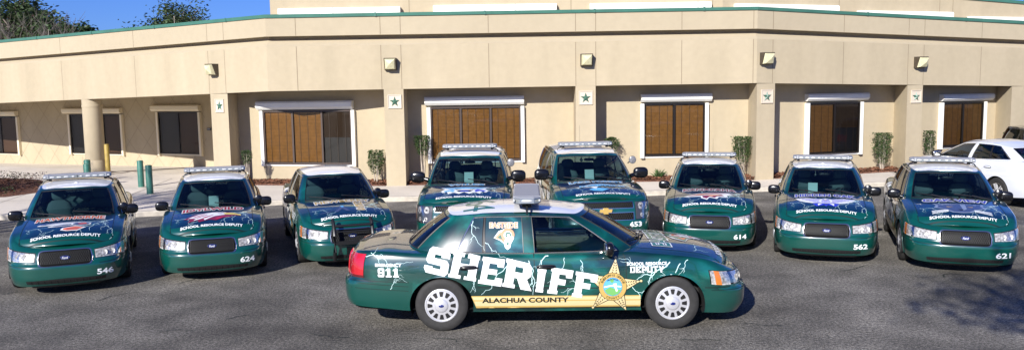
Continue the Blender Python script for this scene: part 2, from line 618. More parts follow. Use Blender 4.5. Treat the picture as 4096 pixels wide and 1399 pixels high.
class Shell:
    """A car body: outline in plan x height profile, decks fore and aft, glasshouse and roof."""

    def __init__(s, sp):
        s.sp = sp
        o = catmull(sp['outline'], 9)
        # resample every ~4 cm
        L = [0]
        for a, b in zip(o, o[1:]): L.append(L[-1] + (b - a).length)
        n = int(L[-1] / .045)
        s.T = L[-1]
        pts = []
        j = 0
        for i in range(n + 1):
            d = L[-1] * i / n
            while j < len(L) - 2 and L[j + 1] < d: j += 1
            t = (d - L[j]) / (L[j + 1] - L[j])
            pts.append(o[j] + (o[j + 1] - o[j]) * min(1, t))
        s.o = pts; s.n = n
        s.F = sp['outline'][0][0]; s.Rr = sp['outline'][-1][0]
        s.nrm = []
        for i in range(n + 1):
            a = pts[max(i - 1, 0)]; b = pts[min(i + 1, n)]
            d = (b - a).normalized()
            s.nrm.append(Vector((-d.y, d.x)))
        s.nrm[0] = Vector((1, 0)); s.nrm[-1] = Vector((-1, 0))
        for k, v in enumerate(s.nrm):
            if v.dot(pts[k] - Vector((0, 0))) < 0: s.nrm[k] = -v

    def base(s, i):
        i = max(0, min(s.n, i)); a = int(i); b = min(a + 1, s.n); t = i - a
        p = s.o[a].lerp(s.o[b], t); q = s.nrm[a].lerp(s.nrm[b], t).normalized()
        return p, q

    def skirt(s, i, z, side=1):
        sp = s.sp
        p, q = s.base(i)
        zb = hermite(sp['zb'], p.x)
        wf = max(0, min(1, (p.x - sp['wf0']) / (s.F - .1 - sp['wf0'])))
        wr = max(0, min(1, (sp['wr0'] - p.x) / (sp['wr0'] - s.Rr - .1)))
        zz = z
        x = p.x + hermite(sp['fx'], zz) * wf - hermite(sp['rx'], zz) * wr
        y = p.y * hermite(sp['ky'], zz / zb)
        rr = sp['rr'] * (1 + .6 * wf)
        d = zb - z
        if d < rr:
            k = 1 - max(0, d) / rr
            sh = rr * (1 - math.sqrt(max(0, 1 - k * k)))
            x -= q.x * sh; y -= q.y * sh
        return Vector((x, side * max(0, y), z))

    def zrows(s, i):
        p, _ = s.base(i)
        zb = hermite(s.sp['zb'], p.x); zl = hermite(s.sp['zl'], p.x)
        rr = s.sp['rr']
        zs = [zl + (zb - rr - zl) * k / 18 for k in range(19)]
        zs += [zb - rr * f for f in (.7, .45, .25, .12, .04, 0)]
        return zs

    def arch(s, x, z):
        """distance ratio to nearest wheel arch (<1 inside)"""
        sp = s.sp
        best = 9, None
        for xa in sp['axles']:
            r = math.hypot((x - xa) / sp['arch'][0], (z - sp['wheel'] + .0) / sp['arch'][1])
            if r < best[0]: best = r, xa
        return best

    def at_x(s, x):
        """station index on the side whose x is given"""
        for i in range(s.n):
            if s.o[i].x >= x > s.o[i + 1].x:
                return i + (s.o[i].x - x) / (s.o[i].x - s.o[i + 1].x)
        return s.n

    def at_y(s, y):
        """station index on the front face for a half width y"""
        for i in range(s.n):
            if s.o[i].y <= y < s.o[i + 1].y:
                return i + (y - s.o[i].y) / (s.o[i + 1].y - s.o[i].y)
        return s.n

    def at_yr(s, y):
        for i in range(s.n, 0, -1):
            if s.o[i].y <= y < s.o[i - 1].y:
                return i - (y - s.o[i].y) / (s.o[i - 1].y - s.o[i].y)
        return 0

    def bow(s, x):
        return hermite(s.sp['bow'], x)

    def deck(s, i, t):
        e = s.skirt(i, hermite(s.sp['zb'], s.base(i)[0].x))
        x = e.x + s.bow(e.x) * (1 - t * t)
        cr = hermite(s.sp['crown'], e.x)
        return Vector((x, e.y * t, e.z + cr * (1 - t * t) ** .85))

    def cab(s, q, v, side=1):
        """point on the glasshouse; q runs round from windscreen centre to rear centre."""
        B, T = s.sp['cab_b'], s.sp['cab_t']
        n = len(B) - 1
        q = max(0, min(n, q))

        def cm(P):
            a = min(int(q), n - 1); t = q - a
            p0 = Vector(P[a - 1]) if a > 0 else Vector((P[1][0], -P[1][1], P[1][2]))
            p3 = Vector(P[a + 2]) if a + 2 <= n else Vector((P[n - 1][0], -P[n - 1][1], P[n - 1][2]))
            b, c = Vector(P[a]), Vector(P[a + 1])
            # chord-aware tangents
            lb = (c - b).length
            tb = (c - p0) * (lb / max(1e-6, (c - b).length + (b - p0).length))
            tc = (p3 - b) * (lb / max(1e-6, (p3 - c).length + (c - b).length))
            return ((2 * t ** 3 - 3 * t * t + 1) * b + (t ** 3 - 2 * t * t + t) * tb + (-2 * t ** 3 + 3 * t * t) * c + (t ** 3 - t * t) * tc)
        b, t_ = cm(B), cm(T)
        p = b.lerp(t_, v)
        h = Vector((p.x - s.sp['cab_c'], p.y * 1.6, 0)).normalized()
        bul = s.sp['bulge'] * math.sin(math.pi * max(0, min(1, v)))
        p = p + h * bul + Vector((0, 0, .3 * bul))
        return Vector((p.x, side * max(0, p.y), p.z))

    def roof(s, q, t):
        e = s.cab(q, 1)
        xm, hl, c = s.sp['roof_c']
        k = max(0, 1 - ((e.x - xm) / hl) ** 2)
        return Vector((e.x, e.y * t, e.z + c * (1 - abs(t) ** 2.6) * k ** .6))


SEDAN = dict(
    outline=[(2.50, 0), (2.492, .30), (2.455, .55), (2.36, .74), (2.20, .865), (1.95, .935), (1.455, .968), (.9, .975), (0, .978), (-.9, .975), (-1.455, .965),
             (-2.05, .935), (-2.45, .875), (-2.66, .76), (-2.765, .48), (-2.81, 0)],
    zb=[(-2.85, 1.00), (-2.6, 1.015), (-2.2, 1.015), (-1.7, .99), (-.9, .975), (0, .965), (.6, .965), (.92, .990), (1.2, .966), (1.6, .924), (2.0, .862), (2.3, .780), (2.5, .735)],
    zl=[(-2.9, .33), (-2.3, .30), (-1.9, .27), (-1.0, .25), (1.0, .25), (1.9, .20), (2.3, .17), (2.5, .165)],
    fx=[(.12, -.10), (.18, -.05), (.26, -.01), (.38, 0), (.475, -.005), (.505, -.045), (.56, -.06), (.64, -.085), (.70, -.12), (.76, -.15)],
    rx=[(.25, -.12), (.33, -.03), (.45, 0), (.62, -.005), (.66, -.06), (.75, -.07), (.9, -.09), (1.02, -.13)],
    ky=[(.2, .945), (.28, .965), (.4, .992), (.55, 1.0), (.68, 1.0), (.8, .99), (.9, .972), (1.0, .95)],
    rr=.055, wf0=1.75, wr0=-1.9,
    axles=(1.455, -1.455), wheel=.338, arch=(.405, .365),
    bow=[(-2.9, 0), (-2.7, -.02), (-2.4, -.08), (-1.75, -.16), (-1.4, 0), (.6, 0), (.95, .17), (2.05, .17), (2.25, .09), (2.42, 0)],
    crown=[(-2.9, 0), (-2.5, .01), (-2.0, .03), (-1.7, .03), (.9, .045), (1.3, .06), (1.8, .06), (2.15, .05), (2.38, .012), (2.5, .0)],
    cab_b=[(1.17, 0, 1.02), (1.13, .40, 1.015), (.97, .725, 1.0), (.80, .835, .975), (-.27, .885, .955), (-.41, .885, .955), (-.91, .875, .965), (-1.26, .85, .975), (-1.76, .69, .995),
           (-1.93, .38, 1.01), (-1.97, 0, 1.015)],
    cab_t=[(.42, 0, 1.445), (.38, .32, 1.440), (.27, .57, 1.420), (.13, .635, 1.430), (-.31, .675, 1.455), (-.43, .675, 1.455), (-.90, .66, 1.450), (-1.02, .65, 1.440), (-1.30, .58, 1.420),
           (-1.40, .3, 1.430), (-1.43, 0, 1.435)],
    cab_c=-.4, bulge=.022, roof_c=(-.5, .98, .070),
    ws=1.93, pil=[(1.93, 3.0), (4, 5), (5.97, 6.06), (7, 8.12)], win=[('side_window', 3, 4), ('side_window', 5, 5.97), ('quarter_window', 6.06, 7)], rw=(8.12, 10),
    vlo=.05, vhi=.93, hood=(1.0, 2.13, .72), trunk=(-1.80, -2.62, .70), doors=[(-.28, .84), (-1.25, -.28)],
)
SUV = dict(
    outline=[(2.47, 0), (2.46, .35), (2.425, .60), (2.35, .78), (2.21, .90), (1.95, .965), (1.475, .99), (.9, .995), (0, 1.0), (-1.475, .995), (-2.2, .975), (-2.45, .90), (-2.57, .75), (-2.63, .4), (-2.64, 0)],
    zb=[(-2.7, 1.15), (-1.5, 1.155), (0, 1.155), (.9, 1.17), (1.3, 1.15), (1.8, 1.10), (2.2, 1.05), (2.47, 1.01)],
    zl=[(-2.7, .42), (-1, .36), (1, .36), (2, .33), (2.5, .33)],
    fx=[(.25, -.12), (.36, -.03), (.45, 0), (.60, 0), (.66, -.03), (.75, -.05), (.95, -.085), (1.02, -.12), (1.1, -.15)],
    rx=[(.3, -.08), (.45, 0), (.65, 0), (.7, -.05), (1.2, -.08)],
    ky=[(.25, .95), (.35, .975), (.5, 1.0), (.75, 1.0), (.9, .985), (1.0, .965)],
    rr=.05, wf0=1.75, wr0=-1.9,
    axles=(1.475, -1.475), wheel=.395, arch=(.47, .46),
    bow=[(-2.7, 0), (-2.4, 0), (.7, 0), (1.0, .20), (2.0, .17), (2.25, .08), (2.42, 0)],
    crown=[(-2.6, 0), (.9, .06), (1.3, .075), (1.9, .07), (2.25, .05), (2.4, .012), (2.5, 0)],
    cab_b=[(1.22, 0, 1.21), (1.17, .45, 1.20), (1.0, .805, 1.175), (.84, .90, 1.155), (-.22, .935, 1.145), (-.34, .935, 1.145), (-1.12, .93, 1.145), (-1.25, .93, 1.145), (-2.10, .90, 1.145), (-2.42, .84, 1.145), (-2.55, .55, 1.145), (-2.58, 0, 1.145)],
    cab_t=[(.36, 0, 1.70), (.31, .38, 1.695), (.17, .655, 1.675), (.03, .70, 1.675), (-.27, .73, 1.72), (-.39, .73, 1.72), (-1.14, .725, 1.73), (-1.24, .725, 1.73), (-2.08, .70, 1.71), (-2.28, .65, 1.69), (-2.36, .42, 1.71), (-2.38, 0, 1.71)],
    cab_c=-.8, bulge=.03, roof_c=(-1.0, 1.45, .07),
    ws=1.93, pil=[(1.93, 3.0), (4, 5), (6, 7), (8, 9.1)], win=[('side_window', 3, 4), ('side_window', 5, 6), ('quarter_window', 7, 8)], rw=(9.1, 11),
    vlo=.05, vhi=.90, hood=(1.02, 2.20, .80), trunk=None, doors=[(-.28, .86), (-1.28, -.28)],
)
# family sedan: taller, smoother
FAMILY = dict(SEDAN)
FAMILY.update(
    outline=[(2.46, 0), (2.44, .35), (2.36, .62), (2.20, .82), (1.95, .91), (1.45, .95), (0, .955), (-1.45, .95), (-2.1, .91), (-2.45, .80), (-2.62, .5), (-2.66, 0)],
    zb=[(-2.7, 1.09), (-2.4, 1.125), (-1.8, 1.13), (-.9, 1.08), (0, 1.04), (.9, 1.02), (1.4, .985), (2.0, .89), (2.46, .80)],
    rx=[(.25, -.12), (.33, -.03), (.45, 0), (.70, -.005), (.75, -.05), (.9, -.07), (1.13, -.13)],
    axles=(1.43, -1.43), wheel=.35, arch=(.40, .385),
    cab_b=[(1.32, 0, 1.05), (1.27, .40, 1.045), (1.06, .72, 1.035), (.90, .83, 1.03), (-.27, .87, 1.045), (-.41, .87, 1.05), (-1.05, .855, 1.09), (-1.72, .80, 1.13), (-1.98, .68, 1.135), (-2.12, .38, 1.14), (-2.16, 0, 1.14)],
    cab_t=[(.42, 0, 1.46), (.38, .32, 1.455), (.25, .56, 1.43), (.10, .60, 1.44), (-.31, .635, 1.475), (-.43, .635, 1.475), (-.90, .62, 1.465), (-1.08, .60, 1.445), (-1.38, .54, 1.41), (-1.48, .3, 1.42), (-1.52, 0, 1.425)],
    roof_c=(-.5, 1.0, .08), hood=(1.1, 2.1, .74), trunk=(-2.0, -2.55, .72),
)


def build_shell(S, paint, roofp, hoodp, sidep, white_band=.93):
    sp = S.sp
    P = {}
    body, bump_f, bump_r, hood, trunk = MB(), MB(), MB(), MB(), MB()
    doors = {}
    # side skirt
    ZR = [S.zrows(i) for i in range(S.n + 1)]
    nz = len(ZR[0])
    for side in (1, -1):
        pts = [[S.skirt(i, z, side) for z in ZR[i]] for i in range(S.n + 1)]
        for row in pts[:]:
            for k, p in enumerate(row):
                if abs(p.y) > .5:
                    r, xa = S.arch(p.x, p.z)
                    if xa is not None and .80 < r < 1.0:
                        dx, dz = p.x - xa, p.z - sp['wheel']
                        row[k] = Vector((xa + dx / r, p.y, sp['wheel'] + dz / r))
        for i in range(S.n):
            for k in range(nz - 1):
                q = [pts[i][k], pts[i + 1][k], pts[i + 1][k + 1], pts[i][k + 1]]
                c = (q[0] + q[1] + q[2] + q[3]) / 4
                if abs(c.y) > .5 and S.arch(c.x, c.z)[0] < .985: continue
                tgt, m = body, sidep
                if c.x > sp['wf0'] + .30: m = paint
                if c.x > sp['axles'][0] + .38 and c.z < sp.get('bf', .50): tgt, m = bump_f, paint
                elif c.x < sp['axles'][1] - .38 and c.z < sp.get('br', .64): tgt, m = bump_r, paint
                else:
                    for a, b in sp['doors']:
                        if a < c.x < b and c.z > .30 and S.arch(c.x, c.z)[0] > 1.12:
                            tgt = doors.setdefault((side, a), MB())
                if side < 0: q = q[::-1]
                tgt.poly(q, m)
    # decks
    hx0, hx1, hy = sp['hood']
    i_h0, i_h1 = S.at_x(hx1), S.at_x(hx0)
    st = sorted(set([float(i) for i in range(S.n + 1)] + [i_h0, i_h1] + ([S.at_x(sp['trunk'][0]), S.at_x(sp['trunk'][1])] if sp['trunk'] else [])))

    def ts(i, yy):
        y = S.skirt(i, hermite(sp['zb'], S.base(i)[0].x)).y
        th = min(.93, yy / max(y, .01))
        return [-1 + (1 - th) * k / 3 for k in range(3)] + [-th + 2 * th * k / 14 for k in range(15)] + [th + (1 - th) * (k + 1) / 3 for k in range(3)]
    rows = []
    for i in st:
        yy = hy if S.base(i)[0].x > 0 else (sp['trunk'][2] if sp['trunk'] else hy)
        rows.append([S.deck(i, t) for t in ts(i, yy)])
    for a in range(len(st) - 1):
        x = S.base((st[a] + st[a + 1]) / 2)[0].x
        for k in range(len(rows[a]) - 1):
            inner = 3 <= k < 17
            tgt, m = body, sidep
            if x > sp['wf0'] + .30: m = paint
            if i_h0 <= (st[a] + st[a + 1]) / 2 <= i_h1:
                m = sidep if x < sp['wf0'] + .3 else paint
                if inner: tgt, m = hood, hoodp
            elif sp['trunk'] and S.at_x(sp['trunk'][0]) <= (st[a] + st[a + 1]) / 2 <= S.at_x(sp['trunk'][1]) and inner:
                tgt, m = trunk, hoodp
            tgt.poly([rows[a][k], rows[a][k + 1], rows[a + 1][k + 1], rows[a + 1][k]], m)
    # glasshouse
    n = len(sp['cab_b']) - 1
    frame = MB()

    def patch(mb, q0, q1, v0, v1, m, side, off=0.):
        nq = max(2, int((q1 - q0) * 6)); nv = max(2, int((v1 - v0) * 8))
        R_ = [[S.cab(q0 + (q1 - q0) * a / nq, v0 + (v1 - v0) * b / nv, side) for b in range(nv + 1)] for a in range(nq + 1)]
        mb.grid(R_, m, flip=side > 0)
    vlo, vhi = sp['vlo'], sp['vhi']
    cp = sidep
    glass = []
    for side in (1, -1):
        patch(frame, 0, n, 0, vlo, cp, side)
        patch(frame, 0, n, vhi, 1, cp, side)
        for a, b in sp['pil']:
            patch(frame, a, b, vlo, vhi, 'black_trim' if (b - a) < .3 else cp, side)
        for nm, a, b in sp['win']:
            g = MB(); patch(g, a, b, vlo, vhi, 'GLASS', side); glass.append((nm, g, side))
    ws = MB(); patch(ws, 0, sp['ws'], vlo, vhi, 'GLASS', 1); patch(ws, 0, sp['ws'], vlo, vhi, 'GLASS', -1)
    rw = MB(); patch(rw, sp['rw'][0], sp['rw'][1], vlo, vhi, 'GLASS', 1); patch(rw, sp['rw'][0], sp['rw'][1], vlo, vhi, 'GLASS', -1)
    glass += [('windshield', ws, 0), ('rear_window', rw, 0)]
    # roof skin, rails and liner
    roof, liner = MB(), MB()
    tl = [-1] + [-white_band + 2 * white_band * k / 12 for k in range(13)] + [1]
    qn = n * 6
    RR = [[S.roof(q * n / qn, t) for t in tl] for q in range(qn + 1)]
    for a in range(qn):
        for k in range(len(tl) - 1):
            q = [RR[a][k], RR[a][k + 1], RR[a + 1][k + 1], RR[a + 1][k]]
            if k in (0, len(tl) - 2) : frame.poly(q, cp)
            else: roof.poly(q, roofp)
            liner.poly([p + Vector((0, 0, -.03)) for p in q], 'interior')
    # trims round the glass
    trim = MB()

    def line(q0, q1, v0, v1, side, r, m, n_=24):
        trim.tube([S.cab(q0 + (q1 - q0) * k / n_, v0 + (v1 - v0) * k / n_, side) for k in range(n_ + 1)], r, m, 5)
    for side in (1, -1):
        a = sp['win'][0][1]; b = sp['win'][-1][2]
        line(a, b, vlo, vlo, side, .010, 'chrome', 40)
        line(a, b, vhi, vhi, side, .009, 'chrome', 40)
        line(a, a, vlo, vhi, side, .008, 'chrome'); line(b, b, vlo, vhi, side, .012, 'chrome')
        for p0, p1 in sp['pil'][1:-1]:
            line(p0, p0, vlo, vhi, side, .006, 'black_trim'); line(p1, p1, vlo, vhi, side, .006, 'black_trim')
        line(0, sp['ws'], vlo, vlo, side, .012, 'black_trim'); line(0, sp['ws'], vhi, vhi, side, .009, 'black_trim'); line(sp['ws'], sp['ws'], vlo, vhi, side, .009, 'black_trim')
        a, b = sp['rw']
        line(a, b, vlo, vlo, side, .012, 'black_trim'); line(a, b, vhi, vhi, side, .010, 'black_trim'); line(a, a, vlo, vhi, side, .012, 'black_trim')
    # underside and wheel wells
    under = MB()
    zf = sp['wheel'] - .06
    oo = [(S.skirt(i, S.zrows(i)[1]) * .97) for i in range(0, S.n + 1, 3)]
    under.poly([(p.x, p.y, zf) for p in oo if not any(abs(p.x - xa) < .43 for xa in sp['axles'])] + [(p.x, -p.y, zf) for p in oo[::-1] if not any(abs(p.x - xa) < .43 for xa in sp['axles'])], 'hub_slot')
    for xa in sp['axles']:
        for side in (1, -1):
            w = S.base(S.at_x(xa))[0].y
            ax, az = sp['arch']
            rws = []
            for yy in (w * .985, w - .05, w - .36):
                rws.append([(xa + ax * .995 * math.cos(R(a)), side * yy, sp['wheel'] + az * .995 * math.sin(R(a))) for a in range(-20, 201, 10)])
            under.grid(rws, 'hub_slot')
            under.poly(rws[-1], 'hub_slot')
    mats0 = dict(MATS)
    P['shell'] = dict(body=body, front_bumper=bump_f, rear_bumper=bump_r, hood=hood, pillar_frame=frame, roof=roof, roof_liner=liner, window_trim=trim, underbody=under)
    if sp['trunk']: P['shell']['trunk_lid'] = trunk
    P['doors'] = doors; P['glass'] = glass
    return P


def patch_on(S, i0, i1, zlo, zhi, m, off=.006, side=1, n=14, nz=5, mb=None, rim=True):
    """a slab that follows the body skin between two stations and two heights (functions of 0..1)"""
    mb = mb or MB()
    f = (lambda v: (v if callable(v) else (lambda t: v)))
    zlo, zhi = f(zlo), f(zhi)
    rows = []
    for a in range(n + 1):
        t = a / n; i = i0 + (i1 - i0) * t
        _, q = S.base(i)
        r = []
        for b in range(nz + 1):
            z = zlo(t) + (zhi(t) - zlo(t)) * b / nz
            p = S.skirt(i, z, side)
            r.append(p + Vector((q.x, q.y * side, 0)) * off)
        rows.append(r)
    mb.grid(rows, m, flip=side < 0)
    if rim:
        def inn(p): return Vector((p.x - .02, p.y - .02 * (1 if p.y > 0 else -1), p.z))
        for e in ([r[0] for r in rows], [r[-1] for r in rows], rows[0], rows[-1]):
            mb.grid([e, [inn(p) for p in e]], m)
    return mb


def make_wheel(rad, width, hub='cap'):
    t, h = MB(), MB()
    w = width / 2
    ri = rad * .63
    t.lathe([(ri, -w), (rad * .80, -w * 1.06), (rad * .93, -w * 1.0), (rad * .985, -w * .86), (rad, -w * .6), (rad, w * .6), (rad * .985, w * .86), (rad * .93, w), (rad * .80, w * 1.06), (ri, w * .97), (ri * .97, w * .8)], (0, 0, 0), (0, 1, 0), 'tire', 40)
    # outer face at +w
    if hub == 'cap':
        h.lathe([(ri * 1.02, w * .90), (ri, w * 1.0), (ri * .94, w * 1.03), (ri * .90, w * .98), (ri * .42, w * 1.10), (ri * .36, w * 1.20), (ri * .30, w * 1.24), (0.001, w * 1.26)], (0, 0, 0), (0, 1, 0), 'hubcap', 40)
        for k in range(12):
            a = 2 * math.pi * k / 12
            c, s_ = math.cos(a), math.sin(a)

            def pt(r, o, y): return (r * c - o * s_, y, r * s_ + o * c)
            r0, r1 = ri * .55, ri * .83
            y0, y1 = w * 1.075 + .002, w * 1.0 + .003
            y0 = w * (1.10 - .12 * (.55 - .42) / .48) + .003; y1 = w * (1.10 - .12 * (.83 - .42) / .48) + .003
            h.poly([pt(r0, -.016 * rad / .33, y0), pt(r1, -.028 * rad / .33, y1), pt(r1 * 1.02, 0, y1), pt(r1, .028 * rad / .33, y1), pt(r0, .016 * rad / .33, y0), pt(r0 * .97, 0, y0)], 'hub_slot')
        h.ball((0, w * 1.26, 0), (.034, .004, .019), 'emblem_blue', 12)
    else:
        h.lathe([(ri * 1.02, w * .90), (ri, w * 1.0), (ri * .92, w * .98), (ri * .90, w * .5)], (0, 0, 0), (0, 1, 0), 'chrome', 36)
        h.lathe([(ri * .9, w * .45), (.001, w * .4)], (0, 0, 0), (0, 1, 0), 'hub_slot', 24)
        h.lathe([(ri * .26, w * .6), (ri * .24, w * .95), (.001, w * 1.0)], (0, 0, 0), (0, 1, 0), 'hubcap', 20)
        for k in range(10):
            a = 2 * math.pi * (k // 2) / 5 + (.17 if k % 2 else -.17)
            c, s_ = math.cos(a), math.sin(a)
            h.box((ri * .57 * c, w * .80, ri * .57 * s_), (ri * .72 * c, 0, ri * .72 * s_), (-s_ * .030, 0, c * .030), (0, .05, 0), 'hubcap', center=True)
    return t.mesh('wheel', 35, True), h.mesh('hubcap', 30, False)


def interior_meshes(S, kind):
    sp = S.sp
    zb = sp['cab_b'][4][2]; top = sp['cab_t'][4][2]
    seat = MB()
    seat.ball((0, 0, .10), (.26, .26, .10), 'seat_fabric', 16, 3.2)
    seat.ball((-.27, 0, .42), (.10, .25, .36), 'seat_fabric', 16, 3.2)
    seat.ball((-.31, 0, .86), (.06, .14, .10), 'seat_fabric', 14, 3.0)
    seat.tube([(-.29, .06, .72), (-.30, .06, .8)], .008, 'chrome', 6); seat.tube([(-.29, -.06, .72), (-.30, -.06, .8)], .008, 'chrome', 6)
    rear = MB()
    rear.ball((0, 0, .12), (.28, .62, .12), 'seat_fabric', 16, 4)
    rear.ball((-.28, 0, .42), (.11, .62, .34), 'seat_fabric', 16, 4)
    dash = MB()
    x0 = sp['cab_b'][2][0]
    dash.ball((x0 - .12, 0, zb - .12), (.34, .70, .13), 'interior', 18, 3.5)
    dash.ball((x0 - .30, .37, zb - .02), (.10, .20, .06), 'interior', 12, 2.5)
    dash.ball((x0 - .34, -.02, zb - .12), (.10, .13, .12), 'interior', 12, 3)
    steer = MB()
    c = Vector((x0 - .52, .37, zb - .03))
    ring = []
    ax = Vector((-.85, 0, .5)).normalized(); u = Vector((0, 1, 0)); w = ax.cross(u)
    for k in range(25):
        a = 2 * math.pi * k / 24
        ring.append(c + (u * math.cos(a) + w * math.sin(a)) * .185)
    steer.tube(ring, .014, 'black_trim', 8, False)
    for a in (0, math.pi, -math.pi / 2):
        steer.tube([c, c + (u * math.cos(a) + w * math.sin(a)) * .18], .013, 'black_trim', 6)
    steer.ball(c, (.05, .06, .05), 'black_trim', 10)
    mir = MB()
    t2 = sp['cab_t'][0]
    mir.ball((t2[0] - .05, 0.02, t2[2] - .13), (.02, .12, .032), 'black_trim', 14, 3)
    mir.tube([(t2[0] + .02, .02, t2[2] - .03), (t2[0] - .04, .02, t2[2] - .12)], .008, 'black_trim', 6)
    cam_ = MB()
    cam_.ball((t2[0] + .02, -.16, t2[2] - .13), (.05, .035, .035), 'black_gloss', 12)
    cam_.tube([(t2[0] + .03, -.16, t2[2] - .03), (t2[0] + .02, -.16, t2[2] - .1)], .008, 'chrome', 6)
    cam_.lathe([(.024, 0), (.018, .012), (.001, .014)], (t2[0] + .065, -.16, t2[2] - .13), (1, 0, 0), 'chrome', 12)
    cage = MB()
    xb = -.52 if kind != 'SUV' else -.5
    cage.tube([(xb, -.60, zb + .02), (xb, .60, zb + .02)], .016, 'chrome', 6)
    cage.tube([(xb, -.58, zb - .3), (xb, -.55, top - .07), (xb, .55, top - .07), (xb, .58, zb - .3)], .016, 'interior', 6)
    cage.bx(xb - .01, xb, -.58, .58, zb - .35, zb, 'interior')
    return dict(seat=seat.mesh('seat', 40, True), rear=rear.mesh('rear_seat', 40, True), dash=dash.mesh('dashboard', 40, True), steer=steer.mesh('steering_wheel', 40, True),
                mirror=mir.mesh('inside_mirror', 40, True), camera=cam_.mesh('dash_camera', 40, True), cage=cage.mesh('partition', 30))


# --- roof light bar (origin at the roof centre under it), length along y
def make_lightbar(hw=.62):
    base, top, lens, leds, feet = MB(), MB(), MB(), MB(), MB()
    W_ = .15
    def ring(z, ins, hw_, w_):
        c = .07
        return [(w_ - ins, hw_ - c), (w_ - ins - c, hw_), (-w_ + ins + c, hw_), (-w_ + ins, hw_ - c), (-w_ + ins, -hw_ + c), (-w_ + ins + c, -hw_), (w_ - ins - c, -hw_), (w_ - ins, -hw_ + c)], z
    def loft(mb, levels, m, capb=True, capt=True):
        rows = []
        for (pts, z) in levels: rows.append([(x, y, z) for x, y in pts])
        mb.grid(rows, m, closed=True)
        if capb: mb.poly(rows[0][::-1], m)
        if capt: mb.poly(rows[-1], m)
    loft(base, [ring(.035, .02, hw - .02, W_), ring(.048, 0, hw, W_)], 'black_trim')
    loft(lens, [ring(.048, .0, hw - .003, W_ - .002), ring(.095, .006, hw - .01, W_)], 'bar_lens')
    loft(top, [ring(.095, .0, hw - .003, W_ + .003), ring(.108, .012, hw - .02, W_)], 'bar_top')
    for s_ in (1, -1):
        lens.bx(-W_ - .004, W_ + .004, s_ * (hw - .10) - .012, s_ * (hw - .10) + .012, .047, .110, 'bar_top')
        feet.box((0, s_ * (hw - .12), .02), (.10, 0, 0), (0, .05, 0), (0, 0, .05), 'black_trim', center=True)
        feet.tube([(0, s_ * (hw - .12), .03), (0, s_ * (hw - .02), .0), (0, s_ * (hw + .02), -.05)], .012, 'black_trim', 6)
        for x in (1, -1):
            for k in range(4):
                y = s_ * (.07 + .125 * k)
                leds.ball((x * (W_ + .001), y, .072), (.006, .045 if k > 0 else .028, .013), 'bar_led', 10, 3)
            leds.ball((x * (W_ + .001), 0, .072), (.004, .008, .018), 'bar_led', 8)
            leds.ball((x * (W_ - .01), s_ * (hw - .05), .072), (.012, .03, .013), 'bar_led', 8, 3)
    # corner and end modules
    for s_ in (1, -1):
        leds.ball((0, s_ * (hw - .004), .072), (.06, .006, .013), 'bar_led', 10, 3)
    return dict(lightbar_base=base.mesh('b'), lens=lens.mesh('l'), lid=top.mesh('t'), led_modules=leds.mesh('m', 60), mounting_feet=feet.mesh('f', 40))


def make_side_mirror(side, x, y, z, big=1.0):
    m = MB()
    m.ball((x, side * (y + .13 * big), z), (.055 * big, .125 * big, .085 * big), 'black_gloss', 18, 3.0)
    m.ball((x - .04, side * (y + .13 * big), z), (.025, .11 * big, .07 * big), 'chrome', 14, 3.5)
    m.tube([(x + .02, side * (y - .06), z - .06), (x, side * (y + .06), z - .03)], [.035 * big, .03 * big], 'black_gloss', 8)
    return m.mesh('side_mirror', 50, True)


def make_spot(side, x, y, z, led=False):
    m = MB()
    m.lathe([(.001, -.07), (.045, -.055), (.075, -.01), (.080, .03), (.078, .045)], (x, side * y, z), (1, 0, 0), 'black_gloss', 20)
    m.lathe([(.076, .046), (.05, .058), (.001, .062)], (x, side * y, z), (1, 0, 0), 'spot_lens' if led else 'black_gloss', 18)
    m.tube([(x, side * y, z), (x - .02, side * (y - .10), z - .07)], .014, 'black_trim', 6)
    return m.mesh('spotlight', 50, True)


def make_wiper(S, off):
    m = MB()
    pts = [S.cab(0.9 + .0, .03, 1 if off > 0 else 1)]
    m2 = []
    for k in range(12):
        t = k / 11
        y = off + (.62) * t
        side = 1 if y >= 0 else -1
        q = min(1.9, abs(y) / (S.sp['cab_b'][2][1]) * 2)
        v = .04 + .13 * (1 - t)
        p = S.cab(q, v, side)
        m2.append(p + Vector((.018, 0, .018)))
    m.tube(m2, .009, 'black_trim', 5)
    m.tube([m2[-1] + Vector((.05, 0, -.02)), m2[5] + Vector((.01, 0, .012))], .012, 'black_trim', 5)
    return m.mesh('wiper', 50)

MATS['GLASS'] = MATS['car_glass']


